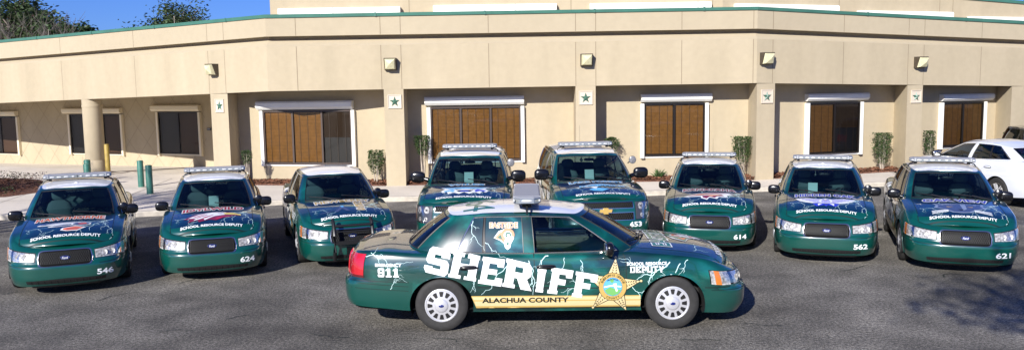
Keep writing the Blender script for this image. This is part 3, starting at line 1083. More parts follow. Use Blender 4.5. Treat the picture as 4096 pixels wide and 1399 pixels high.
def front_details_sedan(S):
    out = {}
    iy = S.at_y
    i_in, i_out = iy(.47), S.at_x(1.97)
    lamps = {}
    for side in (1, -1):
        bezel = patch_on(S, i_in - .3, i_out + .4, lambda t: .538 + .035 * t, lambda t: .672 + .075 * t, 'black_trim', .003, side, 20)
        mb = MB()
        k = i_in + (i_out - i_in) * .52
        patch_on(S, i_in, k, .547, lambda t: .662 + .036 * t, 'reflector', .008, side, 10, mb=mb)
        k2 = i_in + (i_out - i_in) * .60
        patch_on(S, i_in + (i_out - i_in) * .92, i_out, lambda t: .560 + .010 * t, .735, 'reflector', .008, side, 4, mb=mb)
        patch_on(S, k2, i_in + (i_out - i_in) * .80, lambda t: .543 + .008 * t, lambda t: .709 + .012 * t, 'reflector', .008, side, 8, mb=mb)
        patch_on(S, i_in + (i_out - i_in) * .80, i_in + (i_out - i_in) * .92, lambda t: .553 + .010 * t, lambda t: .722 + .012 * t, 'amber', .008, side, 8, mb=mb)
        patch_on(S, k, k2, .550, .698, 'hub_slot', .009, side, 3, mb=mb, rim=False)
        # bulb bowls
        for f in (.2, .38):
            p, q = S.base(i_in + (i_out - i_in) * f)
            c = S.skirt(i_in + (i_out - i_in) * f, .612, side)
            mb.lathe([(.045, .010), (.03, .004), (.001, .012)], c + Vector((.004, 0, 0)), (1, .0, .1), 'reflector', 12)
        lens = patch_on(S, i_in, i_out, lambda t: .545 + .035 * t, lambda t: .665 + .07 * t, 'lens_clear', .016, side, 20, rim=False)
        lamps[side] = (bezel, mb, lens)
    out['lamps'] = lamps
    g = MB()
    ig = iy(.41)
    rd_ = lambda t: max(.0, 1 - t ** 18) ** .36
    for s_ in (1, -1):
        patch_on(S, 0, ig + .4, lambda t: .585 - .118 * rd_(t), lambda t: .585 + .116 * rd_(t), 'chrome', .006, s_, 30, mb=g)
        patch_on(S, 0, ig, lambda t: .585 - .104 * rd_(t), lambda t: .585 + .102 * rd_(t), 'grille_black', .010, s_, 30, mb=g)
    out['grille'] = g
    a = Art()
    for k in range(-24, 25):
        x = k * .034
        for s_ in (1, -1):
            p0 = [x - s_ * .05, .495]; p1 = [x + s_ * .05, .675]
            a.ribbon([(max(-.375, min(.375, p0[0] + (p1[0] - p0[0]) * t / 4)), p0[1] + (p1[1] - p0[1]) * t / 4) for t in range(5)], .0036, 'grille_wire')
    out['honeycomb'] = a
    low = MB()
    il = iy(.62)
    for s_ in (1, -1):
        patch_on(S, 0, il, lambda t: .195 + .015 * t, lambda t: .275 - .015 * t, 'hub_slot', .004, s_, 16, mb=low, rim=False)
        for k in range(6):
            patch_on(S, iy(.04 + .1 * k), iy(.055 + .1 * k), .205, .255, 'black_trim', .012, s_, 1, mb=low, rim=False)
        patch_on(S, iy(.52), S.at_x(1.95), lambda t: .468 + .02 * t, lambda t: .475 + .02 * t, 'seam', .003, s_, 16, nz=1, mb=low, rim=False)
        patch_on(S, 0, iy(.55), .145, .175, 'black_trim', .01, s_, 16, mb=low)
    out['air_intake'] = low
    return out


def front_details_suv(S):
    out = {}
    iy = S.at_y
    i_in, i_out = iy(.62), S.at_x(1.98)
    lamps = {}
    for side in (1, -1):
        bezel = patch_on(S, i_in - .3, i_out + .3, lambda t: .655 + .03 * t, lambda t: .985 - .02 * t, 'black_trim', .003, side, 16)
        mb = MB()
        patch_on(S, i_in, i_out, lambda t: .668 + .03 * t, lambda t: .972 - .02 * t, 'headlamp_dark', .008, side, 14, mb=mb)
        patch_on(S, i_in + (i_out - i_in) * .86, i_out, lambda t: .70, lambda t: .90, 'amber', .010, side, 4, mb=mb)
        for f, z, r in ((.18, .90, .055), (.50, .89, .055), (.2, .74, .035), (.45, .74, .035)):
            c = S.skirt(i_in + (i_out - i_in) * f, z, side)
            _, q = S.base(i_in + (i_out - i_in) * f)
            mb.lathe([(r * 1.15, .011), (r * 1.1, .016), (r * .85, .012), (.001, .02)], c, (q.x, q.y * side, .1), 'reflector', 16)
            mb.lathe([(r * .35, .021), (.001, .023)], c, (q.x, q.y * side, .1), 'headlamp_dark', 12)
        lens = patch_on(S, i_in, i_out, lambda t: .665 + .03 * t, lambda t: .975 - .02 * t, 'lens_clear', .022, side, 16, rim=False)
        lamps[side] = (bezel, mb, lens)
    out['lamps'] = lamps
    g = MB()
    for z0, z1 in ((.655, .80), (.865, .985)):
        for s_ in (1, -1):
            patch_on(S, 0, iy(.575), z0, z1, 'chrome', .006, s_, mb=g)
            patch_on(S, 0, iy(.56), z0 + .012, z1 - .012, 'grille_black', .010, s_, mb=g)
    out['grille'] = g
    a = Art()
    for k in range(-26, 27):
        x = k * .045
        for z0, z1 in ((.672, .785), (.882, .970)):
            for s_ in (1, -1):
                a.ribbon([(max(-.55, min(.55, x - s_ * .03 + s_ * .06 * t / 3)), z0 + (z1 - z0) * t / 3) for t in range(4)], .0045, 'grille_wire')
    out['honeycomb'] = a
    low = MB()
    for s_ in (1, -1):
        patch_on(S, 0, iy(.60), .40, .50, 'hub_slot', .004, s_, 14, mb=low, rim=False)
        patch_on(S, 0, iy(.70), .325, .385, 'black_trim', .010, s_, 14, mb=low)
    out['air_intake'] = low
    return out


def E_(cx, cy, rx, ry, n=20, rot=0.):
    return [(cx + rx * math.cos(2 * math.pi * i / n) * math.cos(rot) - ry * math.sin(2 * math.pi * i / n) * math.sin(rot),
             cy + rx * math.cos(2 * math.pi * i / n) * math.sin(rot) + ry * math.sin(2 * math.pi * i / n) * math.cos(rot)) for i in range(n)]


def em(a, pts, m, layer, sx=.50, sy=.29, ox=0., oy=-.03):
    a.poly([(ox + x * sx, oy + y * sy) for x, y in pts], m, layer)


def emblem(a, kind):
    if kind == 'hornet':
        em(a, E_(-.25, .45, .75, .27, 20, -.05), 'vinyl_white', 2); em(a, E_(-.28, .5, .62, .17, 20, -.05), 'vinyl_slate', 3)
        em(a, E_(-.2, .40, .50, .10, 16, .0), 'vinyl_white', 4)
        em(a, E_(-.15, .05, .5, .2, 16, .25), 'vinyl_white', 2); em(a, E_(-.12, .05, .38, .11, 16, .25), 'vinyl_slate', 3)
        em(a, E_(.42, .15, .32, .36, 18), 'vinyl_white', 4); em(a, E_(.42, .15, .27, .29, 18), 'vinyl_slate', 5)
        em(a, [(.3, .15), (.55, .35), (.62, .1), (.4, 0)], 'vinyl_orange', 6)
        em(a, [(-.15, -.55), (.25, -.28), (.6, -.5), (.35, -1.0), (0, -1.02), (-.2, -.85)], 'vinyl_white', 4)
        em(a, [(-.1, -.6), (.25, -.38), (.52, -.55), (.33, -.92), (.02, -.95), (-.12, -.82)], 'vinyl_orange', 5)
        em(a, [(0, -.72), (.4, -.72), (.38, -.8), (0, -.8)], 'vinyl_slate', 6)
    elif kind == 'eagle':
        em(a, [(-1.0, -.25), (-.6, .45), (0, .8), (.6, .72), (1.0, .3), (1.05, 0), (.7, -.12), (.5, -.35), (.15, -.9), (-.1, -.75), (-.45, -1.0), (-.5, -.7), (-.85, -.85), (-.75, -.45)], 'vinyl_maroon', 2)
        em(a, [(-.85, -.2), (-.5, .4), (0, .72), (.5, .62), (.45, .1), (.1, -.15), (-.25, -.8), (-.3, -.45), (-.65, -.7), (-.55, -.35)], 'vinyl_white', 3)
        em(a, [(-.6, -.3), (-.2, .25), (-.15, .2), (-.5, -.35)], 'vinyl_red', 4); em(a, [(-.35, -.35), (.02, .1), (.06, .05), (-.25, -.5)], 'vinyl_red', 4)
        em(a, [(-.7, -.05), (-.3, .4), (-.25, .37), (-.6, -.1)], 'vinyl_red', 4)
        em(a, [(.38, .52), (.75, .52), (1.02, .25), (1.03, -.02), (.85, .12), (.45, .12)], 'vinyl_yellow', 4)
        em(a, [(.15, .42), (.42, .40), (.3, .30)], 'vinyl_slate', 5)
        em(a, [(.1, -.5), (.35, -.2), (.75, -.3), (.4, -.45), (.2, -.8)], 'vinyl_red', 3)
    elif kind == 'owl':
        for s_ in (1, -1):
            em(a, [(s_ * .1, -.3), (s_ * .15, .55), (s_ * .7, .95), (s_ * 1.12, .98), (s_ * 1.05, .6), (s_ * .95, .25), (s_ * .75, -.1), (s_ * .5, -.35)], 'vinyl_white', 2)
            for k in range(5):
                y = .75 - .22 * k
                em(a, [(s_ * .2, y - .15), (s_ * (1.02 - .13 * k), y + .12), (s_ * (.98 - .13 * k), y - .02), (s_ * .22, y - .27)], 'vinyl_violet', 3)
            em(a, [(s_ * .05, -.35), (s_ * .5, -.45), (s_ * .35, -.95), (s_ * .1, -.8)], 'vinyl_blue', 3)
            em(a, [(s_ * .12, -.45), (s_ * .3, -.5), (s_ * .28, -.85)], 'vinyl_white', 4)
        em(a, E_(0, .12, .24, .6, 20), 'vinyl_white', 4); em(a, E_(0, -.05, .17, .36, 18), 'vinyl_violet', 5)
        em(a, E_(-.09, .42, .06, .1, 10), 'vinyl_blue', 6); em(a, E_(.09, .42, .06, .1, 10), 'vinyl_blue', 6)
        em(a, [(-.12, -.6), (.12, -.6), (0, -1.0)], 'vinyl_blue', 5)
        em(a, [(-.05, .36), (.05, .36), (0, .2)], 'vinyl_gold', 6)
        for x_, y_ in ((-.08, .05), (.08, .05), (0, -.05), (-.08, -.18), (.08, -.18)):
            em(a, [(x_ - .04, y_), (x_ + .04, y_), (x_, y_ - .09)], 'vinyl_white', 6)
    elif kind == 'panther':
        em(a, [(-.85, .9), (-.5, .75), (0, .85), (.5, .75), (.85, .95), (.8, .45), (.9, .0), (.55, -.45), (.3, -.95), (0, -1.05), (-.3, -.95), (-.55, -.45), (-.85, 0), (-.75, .45)], 'vinyl_grey', 2)
        em(a, [(-.76, .78), (-.5, .64), (0, .75), (.5, .64), (.76, .82), (.7, .4), (.78, .0), (.48, -.45), (.24, -.88), (0, -.95), (-.24, -.88), (-.48, -.45), (-.74, 0), (-.66, .4)], 'vinyl_slate', 3)
        em(a, [(.05, .6), (.22, .6), (.2, -.4), (.06, -.7)], 'vinyl_grey', 4); em(a, [(-.6, .6), (-.45, .52), (-.55, .4)], 'vinyl_grey', 4); em(a, [(.6, .65), (.45, .54), (.55, .42)], 'vinyl_grey', 4)
        em(a, [(-.45, .1), (-.2, .0), (-.4, -.06)], 'vinyl_gold', 5); em(a, [(.45, .1), (.22, .0), (.4, -.06)], 'vinyl_gold', 5)
        for s_ in (1, -1):
            for k in range(3):
                em(a, [(s_ * .42, -.55 - .1 * k), (s_ * .95, -.62 - .16 * k), (s_ * .98, -.70 - .16 * k), (s_ * .42, -.63 - .1 * k)], 'vinyl_white', 5)
        em(a, [(-.12, -.5), (.12, -.5), (0, -.7)], 'vinyl_black', 5)
    elif kind == 'wildcat':
        for s_ in (1, -1):
            em(a, [(0, .75), (s_ * .5, .7), (s_ * 1.0, .95), (s_ * .8, .45), (s_ * .95, -.1), (s_ * .85, -.5), (s_ * .7, -.35), (s_ * .62, -.85), (s_ * .42, -.6), (s_ * .2, -.95), (0, -.6)], 'vinyl_white', 2)
            em(a, [(0, .68), (s_ * .5, .62), (s_ * .92, .86), (s_ * .6, .3), (s_ * .3, .15), (0, .25)], 'vinyl_sky', 3)
            em(a, [(s_ * .5, .2), (s_ * .85, -.05), (s_ * .75, -.4), (s_ * .6, -.25), (s_ * .45, -.55), (s_ * .38, -.1)], 'vinyl_blue' if s_ > 0 else 'vinyl_sky', 3)
            em(a, [(s_ * .15, .2), (s_ * .42, .3), (s_ * .35, .12)], 'vinyl_black', 4)
        em(a, [(-.35, -.1), (.35, -.1), (.22, -.55), (-.22, -.55)], 'vinyl_black', 4); em(a, [(-.2, -.22), (.2, -.22), (.12, -.48), (-.12, -.48)], 'vinyl_blue', 5)
    elif kind == 'coyote':
        em(a, [(-1.05, -.1), (-.5, .45), (.3, .85), (1.0, .95), (.75, .55), (1.0, .4), (.7, .1), (.75, -.3), (.4, -.3), (.3, -.75), (0, -.5), (-.1, -.95), (-.35, -.6), (-.35, -.3), (-.9, -.25)], 'vinyl_white', 2)
        em(a, [(-.95, -.1), (-.45, .38), (.3, .75), (.85, .83), (.35, .45), (-.1, .2), (-.35, -.05)], 'vinyl_maroon', 3)
        em(a, [(-.3, -.1), (.0, .12), (.5, .3), (.6, 0), (.3, -.2), (.22, -.55), (0, -.35), (-.12, -.75), (-.28, -.5)], 'vinyl_maroon', 3)
        em(a, [(-.1, 0), (.4, .25), (.35, .05), (.15, -.1), (.1, -.35)], 'vinyl_tan', 4); em(a, [(-.6, .1), (-.2, .3), (0, .5), (-.4, .35)], 'vinyl_tan', 4)
    elif kind == 'dolphin':
        em(a, [(-1.0, -.05), (-.7, .35), (-.3, .75), (.1, .8), (.5, .55), (.95, .1), (.6, .15), (.2, .2), (-.1, .0), (-.2, -.6), (-.4, -.1), (-.75, 0)], 'vinyl_white', 2)
        em(a, [(-.85, 0), (-.6, .33), (-.28, .65), (.1, .7), (.45, .48), (.7, .22), (.2, .3), (-.15, .1), (-.5, .1)], 'vinyl_sky', 3)
        em(a, [(-.5, -.55), (-.1, -.3), (.3, -.6), (0, -1.05), (-.35, -.9)], 'vinyl_sky', 2)
    elif kind == 'shape':
        em(a, [(-.45, -.8), (-.2, -.2), (-.15, .4), (.05, .45), (.05, -.1), (.2, -.8), (.05, -.8), (-.08, -.35), (-.3, -.85)], 'vinyl_slate', 2, ox=-.05)
        em(a, [(-.12, .35), (.02, .38), (.0, .0), (-.08, .0)], 'vinyl_sky', 3, ox=-.05)
        em(a, [(-1.0, -.75), (-.6, -.7), (-.25, -.3), (-.55, -.55), (-.95, -.68)], 'vinyl_slate', 2, ox=-.05)


def hood_art(title, c1, c2, kind, SUVh=False, dx=0.):
    a = Art()
    k = 1.0
    bold = .03
    a.outlined(title, 0, .50, min(1.12, .12 * len(title) + .14), .25, c1, c2, 4, bold=bold, out=.075, arc=.0)
    emblem(a, kind)
    a.text('SCHOOL RESOURCE DEPUTY', 0, -.455, 1.08, .058, 'vinyl_white', 7, bold=.03, arc=-.05)
    if title == 'NEWBERRY':
        for i, ch in enumerate('NES'):
            a.outlined(ch, .27, .24 - .20 * i, .17, .17, 'vinyl_gold', 'vinyl_white', 5, bold=.04, out=.04)
    if kind == 'dolphin':
        a.outlined('DOLPHINS', .05, .03, .92, .12, 'vinyl_sky', 'vinyl_slate', 6, bold=.03, out=.05)
    return a


def bolts_art(seed):
    rng = random.Random(seed)
    a = Art()
    a.bolt((.70, .40), (.36, -.30), .022, rng, fork=3, jag=.16)
    a.bolt((.69, .36), (.05, .12), .014, rng, fork=2, jag=.12)
    a.bolt((.56, .08), (.68, -.42), .014, rng, fork=2)
    a.bolt((.50, .0), (.15, -.38), .012, rng, fork=2)
    a.bolt((-.66, .0), (-.30, -.40), .010, rng, fork=2)
    a.bolt((-.2, -.22), (-.45, -.42), .008, rng, fork=1)
    for (x, y, r) in ((.42, -.1, .10), (.1, -.15, .07), (-.35, -.38, .06)):
        pass
    return a


def bvh_of(P):
    V, F = [], []
    mbs = [m for k, m in P['shell'].items() if k in ('body', 'front_bumper', 'rear_bumper', 'hood', 'trunk_lid', 'pillar_frame', 'roof')]
    mbs += list(P['doors'].values()) + [g for _, g, _ in P['glass']]
    for m in mbs:
        o = len(V)
        V += m.v; F += [tuple(o + i for i in f) for f in m.f]
    return BVHTree.FromPolygons(V, F)


GLY = {  # block letters with slab ends, unit box
    'S': [[(.0, .18), (.12, 0), (.88, 0), (1, .14), (1, .50), (.88, .62), (.33, .64), (.33, .76), (.62, .76), (.62, .70), (1, .70), (1, .84), (.88, 1), (.12, 1), (0, .86), (0, .52), (.12, .40), (.67, .38), (.67, .24), (.34, .24), (.34, .30), (0, .30)]],
    'H': [[(0, 0), (.44, 0), (.44, .14), (.33, .14), (.33, .40), (.67, .40), (.67, .14), (.56, .14), (.56, 0), (1, 0), (1, .14), (.97, .14), (.97, .86), (1, .86), (1, 1), (.56, 1), (.56, .86), (.67, .86), (.67, .62), (.33, .62), (.33, .86), (.44, .86), (.44, 1), (0, 1), (0, .86), (.05, .86), (.05, .14), (0, .14)]],
    'E': [[(0, 0), (1, 0), (1, .30), (.72, .30), (.70, .20), (.34, .20), (.34, .40), (.72, .40), (.72, .60), (.34, .60), (.34, .80), (.68, .80), (.70, .70), (.98, .70), (.98, 1), (0, 1), (0, .86), (.06, .86), (.06, .14), (0, .14)]],
    'R': [[(0, 0), (.44, 0), (.44, .14), (.37, .14), (.37, .38), (.48, .38), (.66, 0), (1.06, 0), (.84, .40), (.98, .54), (.98, .86), (.86, 1), (0, 1), (0, .86), (.05, .86), (.05, .14), (0, .14)], [(.37, .60), (.37, .79), (.66, .79), (.66, .60)]],
    '9': [[(.10, 0), (.90, 0), (1, .12), (1, .88), (.90, 1), (.10, 1), (0, .88), (0, .50), (.10, .38), (.67, .38), (.67, .22), (.33, .22), (.33, .30), (0, .30), (0, .12)], [(.33, .58), (.33, .80), (.67, .80), (.67, .58)]],
    '1': [[(.12, 0), (1, 0), (1, .18), (.80, .18), (.80, 1), (.40, 1), (.10, .84), (.10, .68), (.34, .76), (.34, .18), (.12, .18)]],
    'D': [[(0, 0), (.88, 0), (1, .14), (1, .86), (.88, 1), (0, 1), (0, .84), (.08, .84), (.08, .16), (0, .16)], [(.33, .20), (.33, .80), (.70, .80), (.70, .20)]],
    'P': [[(0, 0), (.44, 0), (.44, .14), (.33, .14), (.33, .34), (.90, .34), (1, .46), (1, .88), (.90, 1), (0, 1), (0, .84), (.08, .84), (.08, .14), (0, .14)], [(.33, .54), (.33, .80), (.70, .80), (.70, .54)]],
    'U': [[(.10, 0), (.90, 0), (1, .14), (1, 1), (.68, 1), (.68, .22), (.33, .22), (.33, 1), (0, 1), (0, .14)]],
    'T': [[(.34, 0), (.66, 0), (.66, .78), (1, .78), (1, 1), (0, 1), (0, .78), (.34, .78)]],
    'Y': [[(.34, 0), (.66, 0), (.66, .40), (1, 1), (.66, 1), (.5, .62), (.34, 1), (0, 1), (.34, .40)]],
    'I': [[(0, 0), (1, 0), (1, .12), (.95, .14), (.95, .86), (1, .88), (1, 1), (0, 1), (0, .88), (.05, .86), (.05, .14), (0, .12)]],
    'F': [[(0, 0), (.46, 0), (.46, .14), (.40, .14), (.40, .38), (.74, .38), (.74, .60), (.40, .60), (.40, .79), (.70, .79), (.72, .68), (1, .68), (1, 1), (0, 1), (0, .86), (.06, .86), (.06, .14), (0, .14)]],
}


def block_text(a, st, cx, cy, w, h, m, layer):
    n = len(st); cw = w / n
    for i, ch in enumerate(st):
        x0 = cx - w / 2 + cw * (i + .05); x1 = x0 + cw * .9
        a.poly(quad_map(GLY[ch], (x0, cy + h / 2), (x1, cy + h / 2), (x1, cy - h / 2), (x0, cy - h / 2)), m, layer)


def quad_map(loops, TL, TR, BR, BL):
    out = []
    for l in loops:
        o = []
        for x, y in l:
            o.append(tuple((1 - y) * ((1 - x) * BL[k] + x * BR[k]) + y * ((1 - x) * TL[k] + x * TR[k]) for k in (0, 1)))
        out.append(o)
    return out


SHERIFF = [('S', (-1.595, 1.060), (-1.321, 1.020), (-1.373, .707), (-1.681, .779)), ('H', (-1.292, 1.012), (-.953, .955), (-1.016, .651), (-1.362, .713)),
           ('E', (-.919, .950), (-.636, .915), (-.697, .583), (-.989, .629)), ('R', (-.621, .930), (-.291, .856), (-.337, .525), (-.684, .587)),
           ('I', (-.235, .802), (-.125, .788), (-.175, .501), (-.270, .513)), ('F', (-.06, .815), (.213, .773), (.148, .460), (-.122, .494)),
           ('F', (.244, .764), (.52, .716), (.462, .405), (.185, .447))]


def star_art(a, cx, cy, r, rot, flip=1, layer=3):
    def star(R0, k, ph=0.):
        return [(cx + flip * (R0 if i % 2 == 0 else R0 * k) * math.cos(rot + ph + math.pi / 2 - i * math.pi / 5), cy + (R0 if i % 2 == 0 else R0 * k) * math.sin(rot + ph + math.pi / 2 - i * math.pi / 5)) for i in range(10)]
    a.poly(star(r * 1.04, .43), 'vinyl_black', layer)
    a.poly(star(r, .41), 'vinyl_cream', layer + 1)
    for i in range(5):
        t = rot + math.pi / 2 + i * 2 * math.pi / 5
        c, s_ = math.cos(t), math.sin(t)
        # leaf relief along each point
        for k in range(5):
            d = r * (.50 + .085 * k)
            for s2 in (1, -1):
                w = (.9 - .14 * k) * r * .075
                x, y = cx + flip * (d * c - s2 * w * s_), cy + d * s_ + s2 * w * c
                a.add([(x + flip * (r * .045 * math.cos(t + s2 * .5) * p + -r * .020 * math.sin(t + s2 * .5) * q), y + r * .045 * math.sin(t + s2 * .5) * p + r * .020 * math.cos(t + s2 * .5) * q) for p, q in ((-1, 0), (0, -1), (1, 0), (0, 1))], [(0, 1, 2, 3)], 'vinyl_black', layer + 2)
        a.disc(cx + flip * r * 1.02 * c, cy + r * 1.02 * s_, r * .055, 'vinyl_black', layer + 1, 14)
        a.disc(cx + flip * r * 1.02 * c, cy + r * 1.02 * s_, r * .042, 'vinyl_cream', layer + 2, 14)
    a.disc(cx, cy, r * .50, 'vinyl_black', layer + 3, 40); a.disc(cx, cy, r * .485, 'vinyl_gold', layer + 4, 40)
    a.disc(cx, cy, r * .335, 'vinyl_black', layer + 6, 36); a.disc(cx, cy, r * .325, 'vinyl_sky', layer + 7, 36)
    a.disc(cx, cy, r * .345, 'vinyl_cream', layer + 5, 36)
    a.poly([(cx + r * x, cy + r * y) for x, y in ((-.29, -.12), (-.1, .0), (.1, -.08), (.30, -.1), (.2, -.25), (0, -.32), (-.2, -.25))], 'vinyl_leaf', layer + 8)
    a.poly([(cx + r * x, cy + r * y) for x, y in ((.02, .12), (.14, .13), (.12, .02), (.18, -.14), (.12, -.18), (.06, -.02), (.0, .06))], 'vinyl_white', layer + 9)
    a.poly([(cx + r * x, cy + r * y) for x, y in ((-.31, .02), (-.05, .07), (.3, .03), (.3, -.02), (-.05, .02), (-.31, -.03))], 'vinyl_white', layer + 8)
    a.disc(cx - r * .03, cy + r * .22, r * .07, 'vinyl_leaf', layer + 9, 12)
    for st, a0, rr, dr, sz in (("SHERIFF'S OFFICE", 155, .41, -9.0, .075), ('COUNTY', -118, .41, 11.5, .075)):
        n = len(st)
        for i, ch in enumerate(st):
            if ch == ' ': continue
            t = R(a0 + dr * i)
            up = -1 if dr > 0 else 1
            a.text(ch, cx + r * rr * math.cos(t), cy + r * rr * math.sin(t), r * (.02 if ch in "I'" else .06), r * sz, 'vinyl_black', layer + 6, bold=.02, rot=t - math.pi / 2 * up)
    a.text('ALACHUA', cx, cy + r * .275, r * .40, r * .06, 'vinyl_black', layer + 10, bold=.03, arc=r * .05)


def side_art(left):
    """left=False is the flank seen on the car in front (reads rear to front)."""
    a = Art()
    rng = random.Random(5 if left else 11)
    f = -1 if left else 1                      # u = f * x keeps the words readable
    # bolts
    segs = [((-.55, .92), (-.95, .48), .014), ((-.10, .95), (-.18, .50), .015), ((.10, .93), (-.12, .62), .009), ((-.35, .90), (-.30, .47), .014), ((.35, .70), (.05, .50), .012),
            ((1.42, .86), (.95, .60), .020), ((1.55, .84), (1.18, .50), .015), ((1.30, .90), (.80, .88), .010), ((.86, .62), (1.15, .45), .012), ((-2.45, .96), (-1.80, .90), .010), ((-2.35, 1.0), (-2.05, .84), .009)
            , ((1.65, .88), (1.52, .70), .010), ((.30, .90), (.42, .66), .010), ((-1.05, .97), (-1.02, .52), .012), ((-2.1, .55), (-2.0, .75), .008)]
    for p0, p1, w in segs:
        a.bolt((f * p0[0], p0[1]), (f * p1[0], p1[1]), w, rng, fork=2, jag=.20, layer=1)
    if not left:
        for ch, TL, TR, BR, BL in SHERIFF:
            lp = quad_map(GLY[ch], TL, TR, BR, BL)
            sh = [[(x + .012, y - .012) for x, y in l] for l in lp]
            a.poly(lp, 'vinyl_white', 6.5)
        a.text('EMERGENCY', -2.12, .855, .34, .040, 'vinyl_white', 3, bold=.03)
        block_text(a, '911', -2.12, .762, .28, .110, 'vinyl_white', 3)
        a.text('SCHOOL RESOURCE', 1.13, .846, .50, .040, 'vinyl_white', 3, bold=.03)
        block_text(a, 'DEPUTY', 1.13, .775, .43, .076, 'vinyl_white', 3)
    else:
        block_text(a, 'SHERIFF', .35, .78, 1.75, .32, 'vinyl_white', 3)
        a.text('SCHOOL RESOURCE', -1.13, .86, .48, .040, 'vinyl_white', 3, bold=.03)
        block_text(a, 'DEPUTY', -1.13, .79, .40, .070, 'vinyl_white', 3)
    st = [(-1.075, .463), (-.5, .463), (.0, .458), (.5, .455), (1.085, .452), (1.045, .303), (.0, .303), (-.5, .303), (-1.015, .303)]
    a.poly([(f * x, z) for x, z in st], 'vinyl_yellow' if False else 'vinyl_gold', 1)
    st2 = [(-1.065, .452), (1.075, .440), (1.060, .40), (-1.045, .41)]
    a.poly([(f * x, z) for x, z in st2], 'vinyl_cream', 2)
    st3 = [(-1.04, .395), (1.055, .385), (1.05, .325), (-1.02, .33)]
    a.poly([(f * x, z) for x, z in st3], 'vinyl_cream', 2)
    a.text('ALACHUA COUNTY', f * -.395, .405, 1.09, .066, 'vinyl_black', 4, bold=.035)
    star_art(a, f * .70, .565, .355, -.14 * f + .02, 1, 4)
    return a


def seams_art():
    a = Art()
    w = .010

    def ln(pts, ww=w, m='seam'):
        c = catmull([(p[0], p[1], 0) for p in pts], 6)
        a.ribbon([(p.x, p.y) for p in c], ww, m, 0)
    ln([(-.285, .99), (-.272, .7), (-.285, .30)])
    ln([(-1.27, .985), (-1.33, .87), (-1.31, .73), (-1.19, .60), (-1.08, .46), (-1.01, .31)])
    ln([(.83, .985), (.868, .87), (.868, .65), (.835, .31)])
    ln([(1.86, .53), (2.0, .525), (2.2, .52)]); ln([(-1.86, .64), (-2.2, .648), (-2.6, .655)])
    ln([(-.99, .573), (-.6, .565), (-.30, .560)], .014); ln([(-.26, .560), (.3, .553), (.83, .548)], .014)
    ln([(-.99, .600), (-.6, .592), (-.30, .587)], .006, 'vinyl_green'); ln([(-.26, .587), (.3, .58), (.83, .575)], .006, 'vinyl_green')
    ln([(-1.87, .585), (-2.2, .605), (-2.6, .625)], .007); ln([(-1.87, .53), (-2.2, .545), (-2.62, .56)], .007)
    ln([(-1.02, .298), (0, .298), (1.05, .298)], .02, 'black_trim')
    return a


def side_lines_suv():
    a = Art()

    def ln(pts, ww=.012, m='seam'):
        a.ribbon([(p[0], p[1]) for p in pts], ww, m, 0)
    ln([(-.28, 1.13), (-.28, .8), (-.28, .42)]); ln([(.86, 1.13), (.86, .8), (.86, .42)]); ln([(-1.28, 1.13), (-1.28, .95), (-1.05, .6), (-.95, .42)])
    ln([(-1.0, .62), (0, .62), (.85, .62)], .02, 'black_trim')
    return a


def hood_seams(hx0, hx1, hy, S):
    a = Art()

    def ln(pts, ww=.011, m='seam'):
        a.ribbon(pts, ww, m, 0)
    y = hy
    front = []
    for k in range(-14, 15):
        t = k / 14
        front.append((y * t, hx1 + S.bow(hx1) * (1 - (t * .93) ** 2)))
    ln(front)
    n = 12
    for s_ in (1, -1):
        ln([(s_ * y, hx0 + (hx1 - hx0) * k / n) for k in range(n + 1)])
    return a


def node(name, me, ch=(), loc=None, rz=0, label=None, sc=None):
    return dict(sc=sc, name=name, me=me, ch=list(ch), loc=loc, rz=rz, label=label)


def spawn(nd, parent):
    o = link(nd['name'], nd['me'], parent, nd['label'])
    if nd['loc'] is not None: o.location = nd['loc']
    if nd['rz']: o.rotation_euler = (0, 0, nd['rz'])
    if nd['sc']: o.scale = nd['sc']
    for c in nd['ch']: spawn(c, o)
    return o


def find(nodes, name):
    return [n for n in nodes if n['name'] == name]


